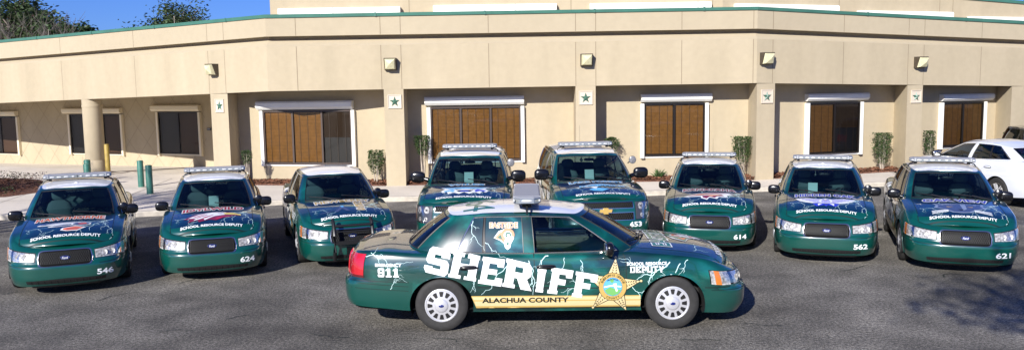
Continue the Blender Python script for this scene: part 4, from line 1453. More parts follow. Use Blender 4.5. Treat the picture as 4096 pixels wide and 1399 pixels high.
def make_vehicle(sp, kind, paint='green_paint', roofp='white_roof', hoodp='hood_wrap', sidep='side_wrap', glassm='car_glass', hub='cap', marked=True):
    MATS['GLASS'] = MATS[glassm]
    S = Shell(sp)
    P = build_shell(S, paint, roofp, hoodp, sidep)
    bvh = bvh_of(P)
    N = []
    for k, mb in P['shell'].items():
        if mb.f:
            N.append(node(k, mb.mesh(k, 38, True)))
    tint_back = MATS['tinted_glass']
    for nm, mb, side in P['glass']:
        N.append(node(nm, mb.mesh(nm, 60, True)))
    H = dict(rR=raycaster(bvh, lambda u, v: Vector((u, -3, v)), (0, 1, 0)), rL=raycaster(bvh, lambda u, v: Vector((-u, 3, v)), (0, -1, 0)),
             rS=lambda s: raycaster(bvh, lambda u, v: Vector((u, s * 3, v)), (0, -s, 0)),
             hood=raycaster(bvh, lambda u, v: Vector((1.77 - v * .93, u, 3)), (0, 0, -1)), top=raycaster(bvh, lambda u, v: Vector((v, u, 3)), (0, 0, -1)),
             front=raycaster(bvh, lambda u, v: Vector((4, u, v)), (-1, 0, 0)))
    # doors with handles
    for (side, a), mb in P['doors'].items():
        h = MB()
        x = (-.13 if a > -.5 else -1.10) if kind != 'SUV' else (-.13 if a > -.5 else -1.08)
        zz = .822 if kind == 'sedan' else (.93 if kind == 'family' else .98)
        r = H['rS'](side)(x, zz)
        if r:
            p, n_ = r
            h.ball(p + Vector((0, side * .012, 0)), (.115, .022, .022), 'black_gloss' if marked else paint, 14, 2.6)
            h.ball(p + Vector((0, side * .002, -.004)), (.125, .010, .034), 'black_trim' if marked else 'seam', 14, 3)
        N.append(node('door', mb.mesh('door', 38, True), [node('door_handle', h.mesh('door_handle', 50, True))]))
    fr = front_details_suv(S) if kind == 'SUV' else front_details_sedan(S)
    for side in (1, -1):
        b, m, l = fr['lamps'][side]
        N.append(node('headlight', m.mesh('headlight', 40), [node('bezel', b.mesh('bezel', 40)), node('headlight_lens', l.mesh('headlight_lens', 60))]))
    N.append(node('grille', fr['grille'].mesh('grille', 40), [node('honeycomb', fr['honeycomb'].build('honeycomb', None, lambda u, v: (S.skirt(S.at_y(min(abs(u), .6)), v, 1 if u >= 0 else -1) + Vector((.011, 0, 0)), Vector((1, 0, 0))), cut=None))]))
    N.append(node('air_intake', fr['air_intake'].mesh('air_intake', 40)))
    # emblem on the grille
    if marked:
        z = .585 if kind != 'SUV' else .832
        p0 = S.skirt(0, z, 1).x + .012
        e = MB(); ch = []
        if kind == 'sedan':
            e.lathe([(.001, .012), (.055, .010), (.060, .0)], (0, 0, 0), (1, 0, 0), 'emblem_blue', 24)
            e.v = [(x, y * 1.25, zz * .55) for x, y, zz in e.v]
            e.lathe([(.064, .004), (.058, .010), (.056, .004)], (0, 0, 0), (1, 0, 0), 'chrome', 24)
            n_ = 72
            e.v = e.v[:-n_] + [(x, y * 1.25, zz * .55) for x, y, zz in e.v[-n_:]]
            t = Art(); t.text('Ford', 0, 0, .095, .036, 'vinyl_white', 0, bold=.01, shear=.3)
            ch = [node('badge_lettering', t.build('badge_lettering', None, lambda u, v: (Vector((.013, u, v)), Vector((1, 0, 0))), cut=None))]
        else:
            for q in ([(-.13, -.03), (-.055, -.03), (-.045, -.055), (.055, -.055), (.045, -.03), (.115, -.03), (.13, .03), (.055, .03), (.045, .055), (-.055, .055), (-.045, .03), (-.115, .03)],):
                e.poly([(.03, y, z_) for y, z_ in q], 'vinyl_gold')
                e.grid([[(.03, y, z_) for y, z_ in q + q[:1]], [(-.01, y, z_) for y, z_ in q + q[:1]]], 'chrome', flip=True)
        N.append(node('badge', e.mesh('badge', 50), ch, loc=(p0, 0, z)))
    # tail lamps
    for side in (1, -1):
        i0, i1 = S.at_x(-2.50), S.at_yr(.42)
        z0, z1 = (.72, .985) if kind == 'sedan' else ((.85, 1.06) if kind == 'family' else (.85, 1.12))
        mb = patch_on(S, i0, i1, z0, z1, 'red_lens', .010, side, 16)
        patch_on(S, i0 - .15, i1, z0 - .03, z0 - .001, 'red_dark', .008, side, 16, mb=mb)
        N.append(node('tail_light', mb.mesh('tail_light', 40)))
    # wheels
    wm, hm = make_wheel(sp['wheel'], .235 if kind != 'SUV' else .27, hub)
    for xa in sp['axles']:
        for side in (1, -1):
            w = S.base(S.at_x(xa))[0].y - .135
            N.append(node('wheel', wm, [node('hubcap', hm)], loc=(xa, side * w, sp['wheel']), rz=0 if side > 0 else math.pi))
    # mirrors, wipers, interior
    big = 1.0 if kind != 'SUV' else 1.3
    mx, my, mz = (.66, .86, 1.045) if kind == 'sedan' else ((.80, .86, 1.12) if kind == 'family' else (.74, .92, 1.33))
    for side in (1, -1):
        N.append(node('side_mirror', make_side_mirror(side, mx, my, mz, big)))
    N.append(node('wiper', make_wiper(S, -.62))); N.append(node('wiper', make_wiper(S, .02)))
    I = interior_meshes(S, kind)
    zs = sp['cab_b'][4][2] - .62
    for y in (.37, -.37): N.append(node('seat', I['seat'], loc=(-.06, y, zs + .05)))
    N.append(node('rear_seat', I['rear'], loc=(-1.15, 0, zs + .08)))
    for k in ('dash', 'steer', 'mirror'): N.append(node(I[k].name.split('.')[0], I[k]))
    if marked:
        N.append(node('dash_camera', I['camera'])); N.append(node('partition', I['cage']))
    # panel gaps
    if kind == 'sedan':
        sa = seams_art()
        for s in (1, -1): N.append(node('panel_gap', sa.build('panel_gap', None, H['rS'](s), cut=None, lift=0)))
        hs = hood_seams(*sp['hood'], S)
        N.append(node('hood_gap', hs.build('hood_gap', None, H['top'], cut=None, lift=0)))
    elif kind == 'SUV':
        sa = side_lines_suv()
        for s in (1, -1): N.append(node('panel_gap', sa.build('panel_gap', None, H['rS'](s), cut=.08, lift=0)))
        N.append(node('hood_gap', hood_seams(*sp['hood'], S).build('hood_gap', None, H['top'], cut=None, lift=0)))
    if marked:
        N.append(node('hood_lightning', bolts_art(3).build('hood_lightning', None, H['hood'], cut=.08)))
    return dict(S=S, N=N, H=H)


LB = make_lightbar()


def lightbar_node(loc, sc=None):
    return node('light_bar', LB['lightbar_base'], [node('lens', LB['lens']), node('lid', LB['lid']), node('led_modules', LB['led_modules']), node('mounting_feet', LB['mounting_feet'])], loc=loc, sc=sc)


def antenna_mesh():
    m = MB(); m.lathe([(.018, 0), (.014, .03), (.004, .05), (.0025, .08), (.002, .42), (.0005, .43)], (0, 0, 0), (0, 0, 1), 'black_trim', 8)
    return m.mesh('antenna', 40)


def cap_mesh():
    m = MB(); m.lathe([(.045, 0), (.045, .02), (.03, .035), (.001, .04)], (0, 0, 0), (0, 0, 1), 'white_roof', 14)
    return m.mesh('roof_cap', 40)


ANT, CAPM = antenna_mesh(), cap_mesh()


def number_art(st, side=1, y=.60, z=.42):
    a = Art(); a.text(st, y, z, .25, .088, 'vinyl_white', 2, bold=.03)
    return a


def place_vehicle(V, name, loc, yaw, label, cat, group, extra=(), wide=1):
    t = thing(name, loc, yaw, label, cat, group)
    for nd in V['N']: spawn(nd, t)
    if wide != 1: t.scale = (1, wide, 1)
    for nd in extra: spawn(nd, t)
    return t


SED = make_vehicle(SEDAN, 'sedan')
SUVV = make_vehicle(SUV, 'SUV')
SIDE_R = side_art(False).build('side_graphics', None, SED['H']['rR'], cut=.035)
SIDE_L = side_art(True).build('side_graphics', None, SED['H']['rL'], cut=.07)
SIDE_R2 = side_art(False)
SUV_R = SIDE_R2.build('side_graphics', None, raycaster(None, None, (0, 1, 0)) if False else (lambda u, v, f=SUVV['H']['rR']: f(u, v * 1.18 + .02)), cut=.07)
SUV_L = side_art(True).build('side_graphics', None, (lambda u, v, f=SUVV['H']['rL']: f(u, v * 1.18 + .02)), cut=.07)


def police_extra(V, title, c1, c2, kind, num, bar=True, suv=False, spot=True, antenna=None, cap=None):
    ex = []
    H = V['H']
    ha = hood_art(title, c1, c2, kind)
    ex.append(node('hood_graphics', ha.build('hood_graphics', None, H['hood'] if not suv else (lambda u, v: H['hood'](u * 1.02, v * 1.0 - .02)), cut=.09)))
    if num: ex.append(node('bumper_number', number_art(num, z=.33 if not suv else .58).build('bumper_number', None, H['front'], cut=.06)))
    rz = 1.515 if not suv else 1.795
    if bar: ex.append(lightbar_node((-.30 if not suv else -.12, 0, rz)))
    if spot:
        ex.append(node('spotlight', make_spot(1, .66 if not suv else .62, .86 if not suv else .93, 1.09 if not suv else 1.58, suv)))
    ex.append(node('side_graphics', SUV_R if suv else SIDE_R)); ex.append(node('side_graphics', SUV_L if suv else SIDE_L))
    if antenna: ex.append(node('antenna', ANT, loc=antenna))
    if cap: ex.append(node('roof_cap', CAPM, loc=cap))
    return ex


ROW = 'patrol cars parked nose out in a row before the building'


def paper_node(x, y, z, w=.2):
    m = MB()
    m.box((0, 0, 0), (.0, w, 0), (-.05, 0, w * .9), (.004, 0, .002), 'paper')
    return node('clipboard', m.mesh('clipboard'), loc=(x, y, z))


# push bumper for one of the cars
def push_bar():
    m = MB()
    for s in (1, -1):
        m.tube([(2.52, s * .36, .20), (2.60, s * .36, .35), (2.60, s * .36, .62), (2.52, s * .36, .80), (2.40, s * .36, .86)], .035, 'black_trim', 8)
    m.tube([(2.58, -.34, .80 - .02), (2.58, .34, .78)], .022, 'black_trim', 8)
    m.bx(2.56, 2.60, -.36, .36, .46, .52, 'black_trim')
    m.tube([(2.57, -.34, .68), (2.57, .34, .68)], .012, 'black_trim', 6)
    m.bx(2.50, 2.54, -.13, .2, .24, .40, 'black_gloss')
    return m.mesh('push_bumper', 40)


def mascot(o, *a):
    return o


cars = [
    ('HAWTHORNE', 'vinyl_orange', 'vinyl_white', 'hornet', '546', (-7.781, 14.661), -1.177, True, (-.9, .05, 1.46), (.05, 0, 1.465),
     'white-roofed green patrol sedan with HAWTHORNE on its hood and number 546'),
    ('IDYLWILD', 'vinyl_red', 'vinyl_white', 'eagle', '624', (-5.615, 15.497), -1.263, True, None, None,
     'white-roofed green patrol sedan with IDYLWILD on its hood and number 624'),
    ('NEWBERRY', 'vinyl_gold', 'vinyl_white', 'shape', None, (-3.561, 16.249), -1.231, False, None, (-.3, 0, 1.465),
     'green patrol sedan without light bar, black push bumper, NEWBERRY on its hood'),
    ('KANAPAHA', 'vinyl_maroon', 'vinyl_white', 'coyote', '614', (4.105, 17.096), -1.799, True, (-1.0, .1, 1.45), None,
     'white-roofed green patrol sedan with KANAPAHA on its hood and number 614'),
    ('HIDDEN OAK', 'vinyl_blue', 'vinyl_white', 'owl', '562', (6.066, 16.016), -1.898, True, (-1.0, .0, 1.45), (.05, 0, 1.465),
     'white-roofed green patrol sedan with HIDDEN OAK on its hood and number 562'),
    ('OAK VIEW', 'vinyl_blue', 'vinyl_white', 'panther', '621', (7.968, 15.130), -1.915, True, None, None,
     'white-roofed green patrol sedan with OAK VIEW on its hood and number 621'),
]
for title, c1, c2, kd, num, (x, y), yaw, bar, ant, cap, lab in cars:
    ex = police_extra(SED, title, c1, c2, kd, num, bar, False, True, ant, cap)
    if title == 'NEWBERRY': ex.append(node('push_bumper', push_bar()))
    if title in ('IDYLWILD', 'HIDDEN OAK'): ex.append(paper_node(.45, -.12 if title == 'IDYLWILD' else -.3, .98, .19))
    place_vehicle(SED, 'patrol_car', (x, y, 0), yaw, lab, 'car', ROW, ex, .895)

for title, c1, c2, kd, num, (x, y), yaw, lab in (
        ('WILES', 'vinyl_sky', 'vinyl_white', 'wildcat', None, (-.861, 16.896), -1.578, 'tall green patrol SUV with WILES on its hood, behind the crosswise sedan'),
        ('LAKE FOREST', 'vinyl_sky', 'vinyl_white', 'dolphin', '653', (1.536, 17.056), -1.515, 'tall green patrol SUV with LAKE FOREST on its hood and gold grille badge')):
    ex = police_extra(SUVV, title, c1, c2, kd, num, True, True, True, (-.9, .0, 1.78) if num else None, None)
    ex.append(paper_node(.5, -.1, 1.20, .2))
    place_vehicle(SUVV, 'patrol_suv', (x, y, 0), yaw, lab, 'SUV', ROW, ex, .91)

# the sedan standing crosswise in front
H = SED['H']
ex = [node('side_graphics', SIDE_R), node('side_graphics', SIDE_L), lightbar_node((-.36, 0, 1.535), (1.15, 1.25, 1.3)), node('antenna', ANT, loc=(-.68, .12, 1.45)),
      node('spotlight', make_spot(1, .66, .86, 1.09))]
a = Art()
a.outlined('EASTSIDE', 0, .42, 1.2, .26, 'vinyl_green', 'vinyl_white', 3, bold=.03, out=.05)


def ram(a, cx, cy, sc, fl=1, lay=3, c1='vinyl_tan', c2='vinyl_green'):
    def P(pts): return [(cx + fl * x * sc, cy + y * sc) for x, y in pts]
    a.poly(P([(-1.05, .10), (-.55, .75), (.0, .95), (.55, .90), (.98, .55), (1.0, .05), (.72, -.45), (.62, -.85), (.35, -1.05), (.10, -.85), (-.02, -.45), (-.4, -.15)]), 'vinyl_white', lay)
    a.poly(P([(-.98, .10), (-.5, .55), (-.15, .72), (-.2, .2), (.05, -.25), (.12, -.5), (-.3, -.12)]), c1, lay + 1)
    a.poly(P([(-.7, .12), (-.35, .42), (-.25, .2), (-.02, -.2), (-.3, 0)]), c2, lay + 2)
    ring = [(.38 + .55 * math.cos(t), .38 + .50 * math.sin(t)) for t in [k * .3 for k in range(-1, 15)]]
    a.ribbon(P(ring), sc * .26, c1, lay + 2)
    ring = [(.42 + .22 * math.cos(t), .38 + .20 * math.sin(t)) for t in [k * .35 for k in range(-2, 13)]]
    a.ribbon(P(ring), sc * .14, c2, lay + 3)
    a.poly(P([(.10, -.35), (.45, -.12), (.75, -.35), (.55, -.85), (.35, -.95), (.18, -.8)]), 'vinyl_white', lay + 2)
    a.poly(P([(.2, -.42), (.45, -.3), (.5, -.5), (.3, -.62)]), c2, lay + 3)


ram(a, 0, .0, .26, 1, 3, 'vinyl_green', 'vinyl_orange')
a.text('SCHOOL RESOURCE DEPUTY', 0, -.41, 1.08, .09, 'vinyl_white', 5, bold=.035, arc=-.03)
ex.append(node('hood_graphics', a.build('hood_graphics', None, H['hood'], cut=.09)))
w = Art()
w.outlined('EASTSIDE', -.66, 1.318, .36, .066, 'vinyl_tan', 'vinyl_white', 2, bold=.04, out=.04)
ram(w, -.655, 1.155, .125, 1, 2)
film = MB()
for q0, q1 in ((5.0, 5.97), (6.06, 7.0)):
    film.grid([[SED['S'].cab(q0 + (q1 - q0) * a_ / 8, .05 + .88 * b_ / 8, -1) + Vector((0, -.0012, 0)) for b_ in range(9)] for a_ in range(9)], 'window_film')
ex.append(node('window_film', film.mesh('window_film', 60)))
w.bolt((-1.05, 1.37), (-.90, 1.02), .010, random.Random(4), fork=2); w.bolt((-.90, 1.12), (-.62, .92), .009, random.Random(9), fork=1)
ex.append(node('window_graphics', w.build('window_graphics', None, H['rR'], cut=.08)))
r = Art()
r.text('564', 0, 0, 1.06, .42, 'vinyl_green', 2, bold=.0)


ex.append(node('roof_number', r.build('roof_number', None, lambda u, v: H['top'](-u + .02, -.99 + v), cut=.09)))
place_vehicle(SED, 'patrol_car', (.555, 11.115, 0), -.016, 'green patrol sedan parked crosswise in front, SHERIFF and gold star along its side', 'car', None, ex)
# wrap print on the rear side glass of that car
MATS['GLASS'] = MATS['tinted_glass']

FAM = make_vehicle(FAMILY, 'family', 'white_car_paint', 'white_car_paint', 'white_car_paint', 'white_car_paint', 'car_glass', 'spoke', False)
place_vehicle(FAM, 'parked_car', (12.50, 21.45, 0), R(98), 'plain white unmarked sedan parked nose in beside the building', 'car', None,
              [node('antenna', CAPM, loc=(-1.25, 0, 1.50))])
DSUV = make_vehicle(SUV, 'SUV', 'dark_car_paint', 'dark_car_paint', 'dark_car_paint', 'dark_car_paint', 'tinted_glass', 'spoke', False)
ds = place_vehicle(DSUV, 'parked_car', (17.25, 24.6, 0), R(-8), 'dark grey SUV with tinted glass parked beyond the white sedan', 'SUV', None)
ds.scale = (.88, .88, .95)
# cars added unseen behind the photographer, for window glass and paint to mirror
for V_, x_, y_, a_, lb_, ct_ in ((FAM, -6.5, -9.5, 95, 'unseen white sedan added across the lot for the window panes to mirror', 'car'), (DSUV, -1.8, -9.8, 88, 'unseen dark SUV added across the lot between two white sedans', 'SUV'),
                                 (FAM, 7.2, -9.3, -92, 'unseen white sedan added across the lot facing the building', 'car')):
    place_vehicle(V_, 'parked_car', (x_, y_, 0), R(a_), lb_, ct_, 'cars added across the lot for reflections')

# ------------------------------------------------------------------ the building
F0, F1, F2, F3 = Vector((-20.855, 33.353)), Vector((-7.27, 24.9)), Vector((7.38, 24.9)), Vector((20.641, 29.389))
FP = [F0, F1, F2, F3]
SEG = [(F0, F1), (F1, F2), (F2, F3)]
LEV = dict(captop=(5.18, 5.30, 5.31, 4.91), capbot=(5.08, 5.20, 5.22, 4.80), band=(4.46, 4.66, 4.67, 4.28), groove=(4.40, 4.60, 4.61, 4.22), crease=(4.23, 4.36, 4.37, 4.02), soffit=(2.72, 3.04, 3.06, 2.74))
GZ = .13
DEP = .90


def fp(seg, s, d=0., z=0.):
    """point on the front line of a stretch, s metres along, d metres straight back"""
    A, B = SEG[seg]
    t = (B - A).normalized()
    p = A + t * s
    return Vector((p.x, p.y + d, z))


def lev(seg, s, name):
    L = (SEG[seg][1] - SEG[seg][0]).length
    a, b = LEV[name][seg], LEV[name][seg + 1]
    return a + (b - a) * s / L


bld = thing('building', (0, 25, 0), 0, 'long cream stucco building with green roof trim, recessed windows and star pillars', 'building')
inv = Vector((0, -25, 0))


def bpart(mb, name, smooth=None, label=None, parent=None):
    par = parent or bld
    mb.v = [(x, y - 25, z) for x, y, z in mb.v]
    o = mb.build(name, par, smooth)
    if label: o['label'] = label
    return o


ups, low, cap, soff, roofm = MB(), MB(), MB(), MB(), MB()
for i in (-1, 0, 1, 2):
    if i < 0:
        A, B = F0 + (F0 - F1).normalized() * 12, F0  # unseen stretch added past the left end to keep sun off the porch
        L = {k: (v[0] + (v[0] - v[1]) * .75, v[0], v[1], v[2], v[3]) for k, v in LEV.items()}
    else:
        A, B = SEG[i]
        L = {k: (0,) + v for k, v in LEV.items()}

    def q(mb, n0, d0, n1, d1, m):
        mb.poly([(A.x, A.y + d0, n0[i + 1]), (B.x, B.y + d0, n0[i + 2]), (B.x, B.y + d1, n1[i + 2]), (A.x, A.y + d1, n1[i + 1])], m)
    q(ups, L['band'], 0, L['capbot'], 0, 'stucco_upper')
    q(ups, L['band'], .30, L['band'], 0, 'stucco_upper')
    q(ups, L['groove'], .30, L['band'], .30, 'stucco_upper')
    q(low, L['crease'], 0, L['groove'], .30, 'stucco_upper')
    q(low, L['soffit'], 0, L['crease'], 0, 'stucco')
    s4 = tuple(z - .0 for z in L['soffit'])
    q(soff, s4, 9.5 if i <= 0 else 1.3, s4, 0, 'stucco')
    q(cap, L['capbot'], -.035, L['captop'], -.045, 'cap_green')
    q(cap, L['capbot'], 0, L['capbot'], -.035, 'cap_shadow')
    q(cap, L['captop'], -.045, L['captop'], .30, 'cap_green')
    c1 = tuple(z - .35 for z in L['captop'])
    q(cap, L['captop'], .30, c1, .30, 'cap_green')
    q(roofm, c1, .30, c1, 9.0, 'stucco_upper')
    if i < 0: continue
    n = int((B - A).length / 3.6)
    for k in range(1, n + 1):
        s = k * (B - A).length / (n + .5)
        p = fp(i, s, -.048, lev(i, s, 'capbot') - .003)
        t = (B - A).normalized()
        cap.box(p, (t.x * .05, t.y * .05, 0), (0, -.004, 0), (0, 0, .115), 'cap_green')
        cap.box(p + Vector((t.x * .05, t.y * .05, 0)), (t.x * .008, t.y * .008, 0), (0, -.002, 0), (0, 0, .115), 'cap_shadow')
bpart(ups, 'upper_band'); bpart(low, 'lower_panel'); bpart(cap, 'green_coping'); bpart(soff, 'soffit'); bpart(roofm, 'flat_roof')
# vertical control joints
jt = MB()
JO = [(0, [(5.08, 1, 1), (9.5, 1, 1), (13.31, 1, 1), (14.09, 1, 1)]), (1, [(.88, 1, 1), (3.40, 1, 1), (4.0, 1, 1), (6.62, 1, 1), (9.22, 1, 1), (9.82, 1, 1), (12.39, 1, 1), (14.53, 1, 1)]), (2, [(.55, 1, 1), (3.15, 1, 1), (5.69, 1, 1), (6.33, 1, 1), (8.75, 1, 1)])]
for i, l in JO:
    t = (SEG[i][1] - SEG[i][0]).normalized()
    for s, a, b in l:
        for z0, z1 in ((lev(i, s, 'soffit') + .01, lev(i, s, 'crease') - .005), (lev(i, s, 'band') + .01, lev(i, s, 'capbot') - .01)):
            p = fp(i, s, -.003, z0)
            jt.poly([p, p + Vector((t.x * .018, t.y * .018, 0)), p + Vector((t.x * .018, t.y * .018, z1 - z0)), p + Vector((0, 0, z1 - z0))], 'joint')
bpart(jt, 'joint_lines')

# pillars (stretch, s0, s1)
PIL = [(0, 13.34, 14.15), (1, 3.46, 4.05), (1, 9.22, 9.82), (2, .02, .66), (2, 5.72, 6.35), (2, 10.2, 10.85)]
for i, s0, s1 in PIL:
    m = MB()
    a, b = fp(i, s0, .0), fp(i, s1, .0)
    zt = min(lev(i, s0, 'soffit'), lev(i, s1, 'soffit')) - .002
    Q = [a, b, b + Vector((0, 1.2, 0)), a + Vector((0, 1.2, 0))]
    for k in range(4):
        p, r = Q[k], Q[(k + 1) % 4]
        m.poly([(p.x, p.y, 0), (r.x, r.y, 0), (r.x, r.y, zt), (p.x, p.y, zt)], 'stucco')
    bpart(m, 'pillar')
# round porch column
m = MB()
c = fp(0, 6.55, .35)
m.lathe([(.335, -.1), (.335, .62), (.328, .63), (.335, .64), (.335, 2.55), (.345, 2.56), (.345, 2.64), (.335, 2.65), (.335, 2.845)], (c.x, c.y, 0), (0, 0, 1), 'stucco', 36)
bpart(m, 'round_column', 40)


def wallseg(mb, A, B, z0, z1, m='stucco', z0b=None, z1b=None):
    mb.poly([(A.x, A.y, z0), (B.x, B.y, z0 if z0b is None else z0b), (B.x, B.y, z1 if z1b is None else z1b), (A.x, A.y, z1)], m)


# recessed wall of the centre and right, then the porch wall on the left
V2 = Vector
rw = MB()
P1b = fp(0, 14.12, .93).xy; P2a = fp(1, 3.47, DEP + .2).xy
Wa, Wb = V2((-8.28, 26.8)), V2((-3.8, 26.0))
BAY0 = (fp(0, 14.1, .9).xy, V2((-3.78, 25.85)))
wallseg(rw, BAY0[0], BAY0[1], -.1, 3.2)
wallseg(rw, V2((-3.78, 25.8)), V2((7.42, 25.8)), -.1, 3.2)
wallseg(rw, V2((7.42, 25.8)), fp(2, 14, DEP).xy, -.1, 3.2)
bpart(rw, 'recessed_wall')
# the two stretches above use straight-back depth, so map windows through pixels measured on them
PW0, PW1 = V2((-24.5, 39.5)), V2((-12.75, 34.5))


def win_axes(A, B):
    t = (B - A).normalized()
    return t


porch = MB()
wallseg(porch, PW0 + (PW0 - PW1).normalized() * 12, PW1, -.5, 3.0)
PW2 = PW1 + (PW1 - PW0).normalized() * .55
wallseg(porch, PW1, PW2, -.5, 3.0); wallseg(porch, PW2, fp(0, 13.4, .3).xy, -.5, 3.0)
bpart(porch, 'porch_wall')
sc = MB()
t = (PW1 - PW0).normalized(); Lw = (PW1 - PW0).length
nrm = Vector((t.y, -t.x))
st = 1.05
for k in range(-4, int(Lw / st) + 5):
    for sg in (1, -1):
        # diagonal scores clipped to the wall
        x0 = k * st; z0, z1 = -.3, 2.95
        x1 = x0 + sg * (z1 - z0) * .86
        n = 30
        for j in range(n):
            xa, xb = x0 + (x1 - x0) * j / n, x0 + (x1 - x0) * (j + 1) / n
            za, zb_ = z0 + (z1 - z0) * j / n, z0 + (z1 - z0) * (j + 1) / n
            if min(xa, xb) < 0 or max(xa, xb) > Lw: continue
            pa = PW0 + t * xa + nrm * .004; pb = PW0 + t * xb + nrm * .004
            w = .007
            sc.poly([(pa.x, pa.y, za - w), (pb.x, pb.y, zb_ - w), (pb.x, pb.y, zb_ + w), (pa.x, pa.y, za + w)], 'score_line')
bpart(sc, 'score_lines')


def shutter_box(m, A, t, n, s0, s1, z0, z1, dep=.20, paint='white_paint'):
    """rolled shutter housing: five-sided box with end caps"""
    prof = [(0, z0), (dep * .62, z0), (dep, z0 + (z1 - z0) * .30), (dep, z1 - .05), (dep * .8, z1), (0, z1)]
    L = [A + t * s0 + n * d for d, z in prof]; Rr = [A + t * s1 + n * d for d, z in prof]
    a = [(p.x, p.y, z) for p, (d, z) in zip(L, prof)]; b = [(p.x, p.y, z) for p, (d, z) in zip(Rr, prof)]
    m.grid([a + a[:1], b + b[:1]], paint, flip=True); m.poly(a, paint); m.poly(b[::-1], paint)
    for s in (s0 + .015, s1 - .03):
        p = A + t * s + n * (dep + .003)
        m.box((p.x, p.y, z0 + (z1 - z0) * .32), (t.x * .012, t.y * .012, 0), (n.x * .003, n.y * .003, 0), (0, 0, (z1 - z0) * .4), 'porch_trim')


def window(A, B, s0, s1, z0, z1, nb, blinds, zoff=.0, trim='white_paint', boxr=None, fr='bronze_frame', box_s=None, tilt=0.):
    """window on the wall line A-B; s0..s1 dark frame, nb panes; blinds per pane: 1 closed wood, 0 none"""
    t = (B - A).normalized(); n = Vector((t.y, -t.x))

    def B3(mb, s, d, z, ls, ld, lz, m):
        p = A + t * s + n * d
        mb.box((p.x, p.y, z), (t.x * ls, t.y * ls, 0), (n.x * ld, n.y * ld, 0), (0, 0, lz), m)
    w, bl, gl, su, sb = MB(), MB(), MB(), MB(), MB()
    B3(w, s0 + .01, .004, z0 + .01, s1 - s0 - .02, .01, z1 - z0 - .02, 'window_dark')
    fw = .045
    for (s, z, ls, lz) in ((s0, z0, s1 - s0, fw), (s0, z1 - fw, s1 - s0, fw), (s0, z0 + fw, fw, z1 - z0 - 2 * fw), (s1 - fw, z0 + fw, fw, z1 - z0 - 2 * fw)):
        B3(w, s, .02, z, ls, .08, lz, fr)
    pw = (s1 - s0) / nb
    for k in range(1, nb):
        B3(w, s0 + pw * k - .03, .02, z0 + fw, .06, .075, z1 - z0 - 2 * fw, fr)
    for k in range(nb):
        if blinds[k] == 3:
            B3(bl, s0 + pw * k + .03, .016, z0 + fw, pw - .05, .01, z1 - z0 - 2 * fw, 'curtain_brown')
        elif blinds[k]:
            n_ = 34
            zz0 = z0 + fw + .02 if blinds[k] == 1 else z0 + fw + (z1 - z0) * .45
            for j in range(n_):
                z = z0 + fw + .02 + (z1 - z0 - 2 * fw - .04) * j / n_
                if z < zz0: continue
                p = A + t * (s0 + pw * k + .05) + n * .030
                ls = pw - .10; dz = (z1 - z0) / n_ * .86
                bl.poly([(p.x, p.y, z), (p.x + t.x * ls, p.y + t.y * ls, z), (p.x + t.x * ls + n.x * .02, p.y + t.y * ls + n.y * .02, z + dz), (p.x + n.x * .02, p.y + n.y * .02, z + dz)], 'blind_wood' if blinds[k] == 1 else 'blind_dark')
            for f in (.2, .5, .8):
                B3(bl, s0 + pw * k + .05 + (pw - .1) * f, .051, z0 + fw, .012, .002, z1 - z0 - 2 * fw, 'blind_dark')
    p = A + t * (s0 + fw) + n * .075; r = A + t * (s1 - fw) + n * .075
    gl.poly([(p.x, p.y, z0 + fw), (r.x, r.y, z0 + fw), (r.x, r.y, z1 - fw), (p.x, p.y, z1 - fw)], 'window_glass')
    tw = .11
    B3(su, s0 - tw, .004, z0 - tw * .6, tw - .003, .13, z1 - z0 + tw * .6, trim); B3(su, s1 + .003, .004, z0 - tw * .6, tw - .003, .13, z1 - z0 + tw * .6, trim)
    B3(su, s0 - .002, .004, z0 - tw * .6, s1 - s0 + .004, .03, tw * .6 - .004, trim)
    bs0, bs1 = box_s or (s0 - tw - .08, s1 + tw + .06)
    shutter_box(sb, A, t, n, bs0, bs1, boxr[0], boxr[1], paint=trim)
    for mb in (bl, gl, su, sb): mb.v = [(x, y - 25, z) for x, y, z in mb.v]
    o = bpart(w, 'window')
    if bl.f: bl.build('blind', o)
    gl.build('pane', o); su.build('surround', o); sb.build('shutter_box', o)
    return o


def on_line(A, B, Pa, s):
    return s


# centre bays: measured on a line 1.1 m back, here the wall stands .9 m back
k9 = 25.8 / 26.0
C0 = V2((0, 25.8)); C1 = V2((1, 25.8))
X0 = -7.27


def cx(s): return (X0 + s) * k9


def cz(z): return CAM_H + (z - CAM_H) * k9


A_, B_ = V2((0, 25.8)), V2((10, 25.8))
window(A_, B_, cx(4.745), cx(7.57), cz(.77), cz(2.46), 3, (1, 1, 1), boxr=(cz(2.52), cz(2.78)), box_s=(cx(4.575), cx(7.68)), fr='brown_frame')
window(A_, B_, cx(11.44), cx(13.345), cz(.83), cz(2.47), 2, (1, 1), boxr=(cz(2.525), cz(2.765)), box_s=(cx(11.34), cx(13.55)))
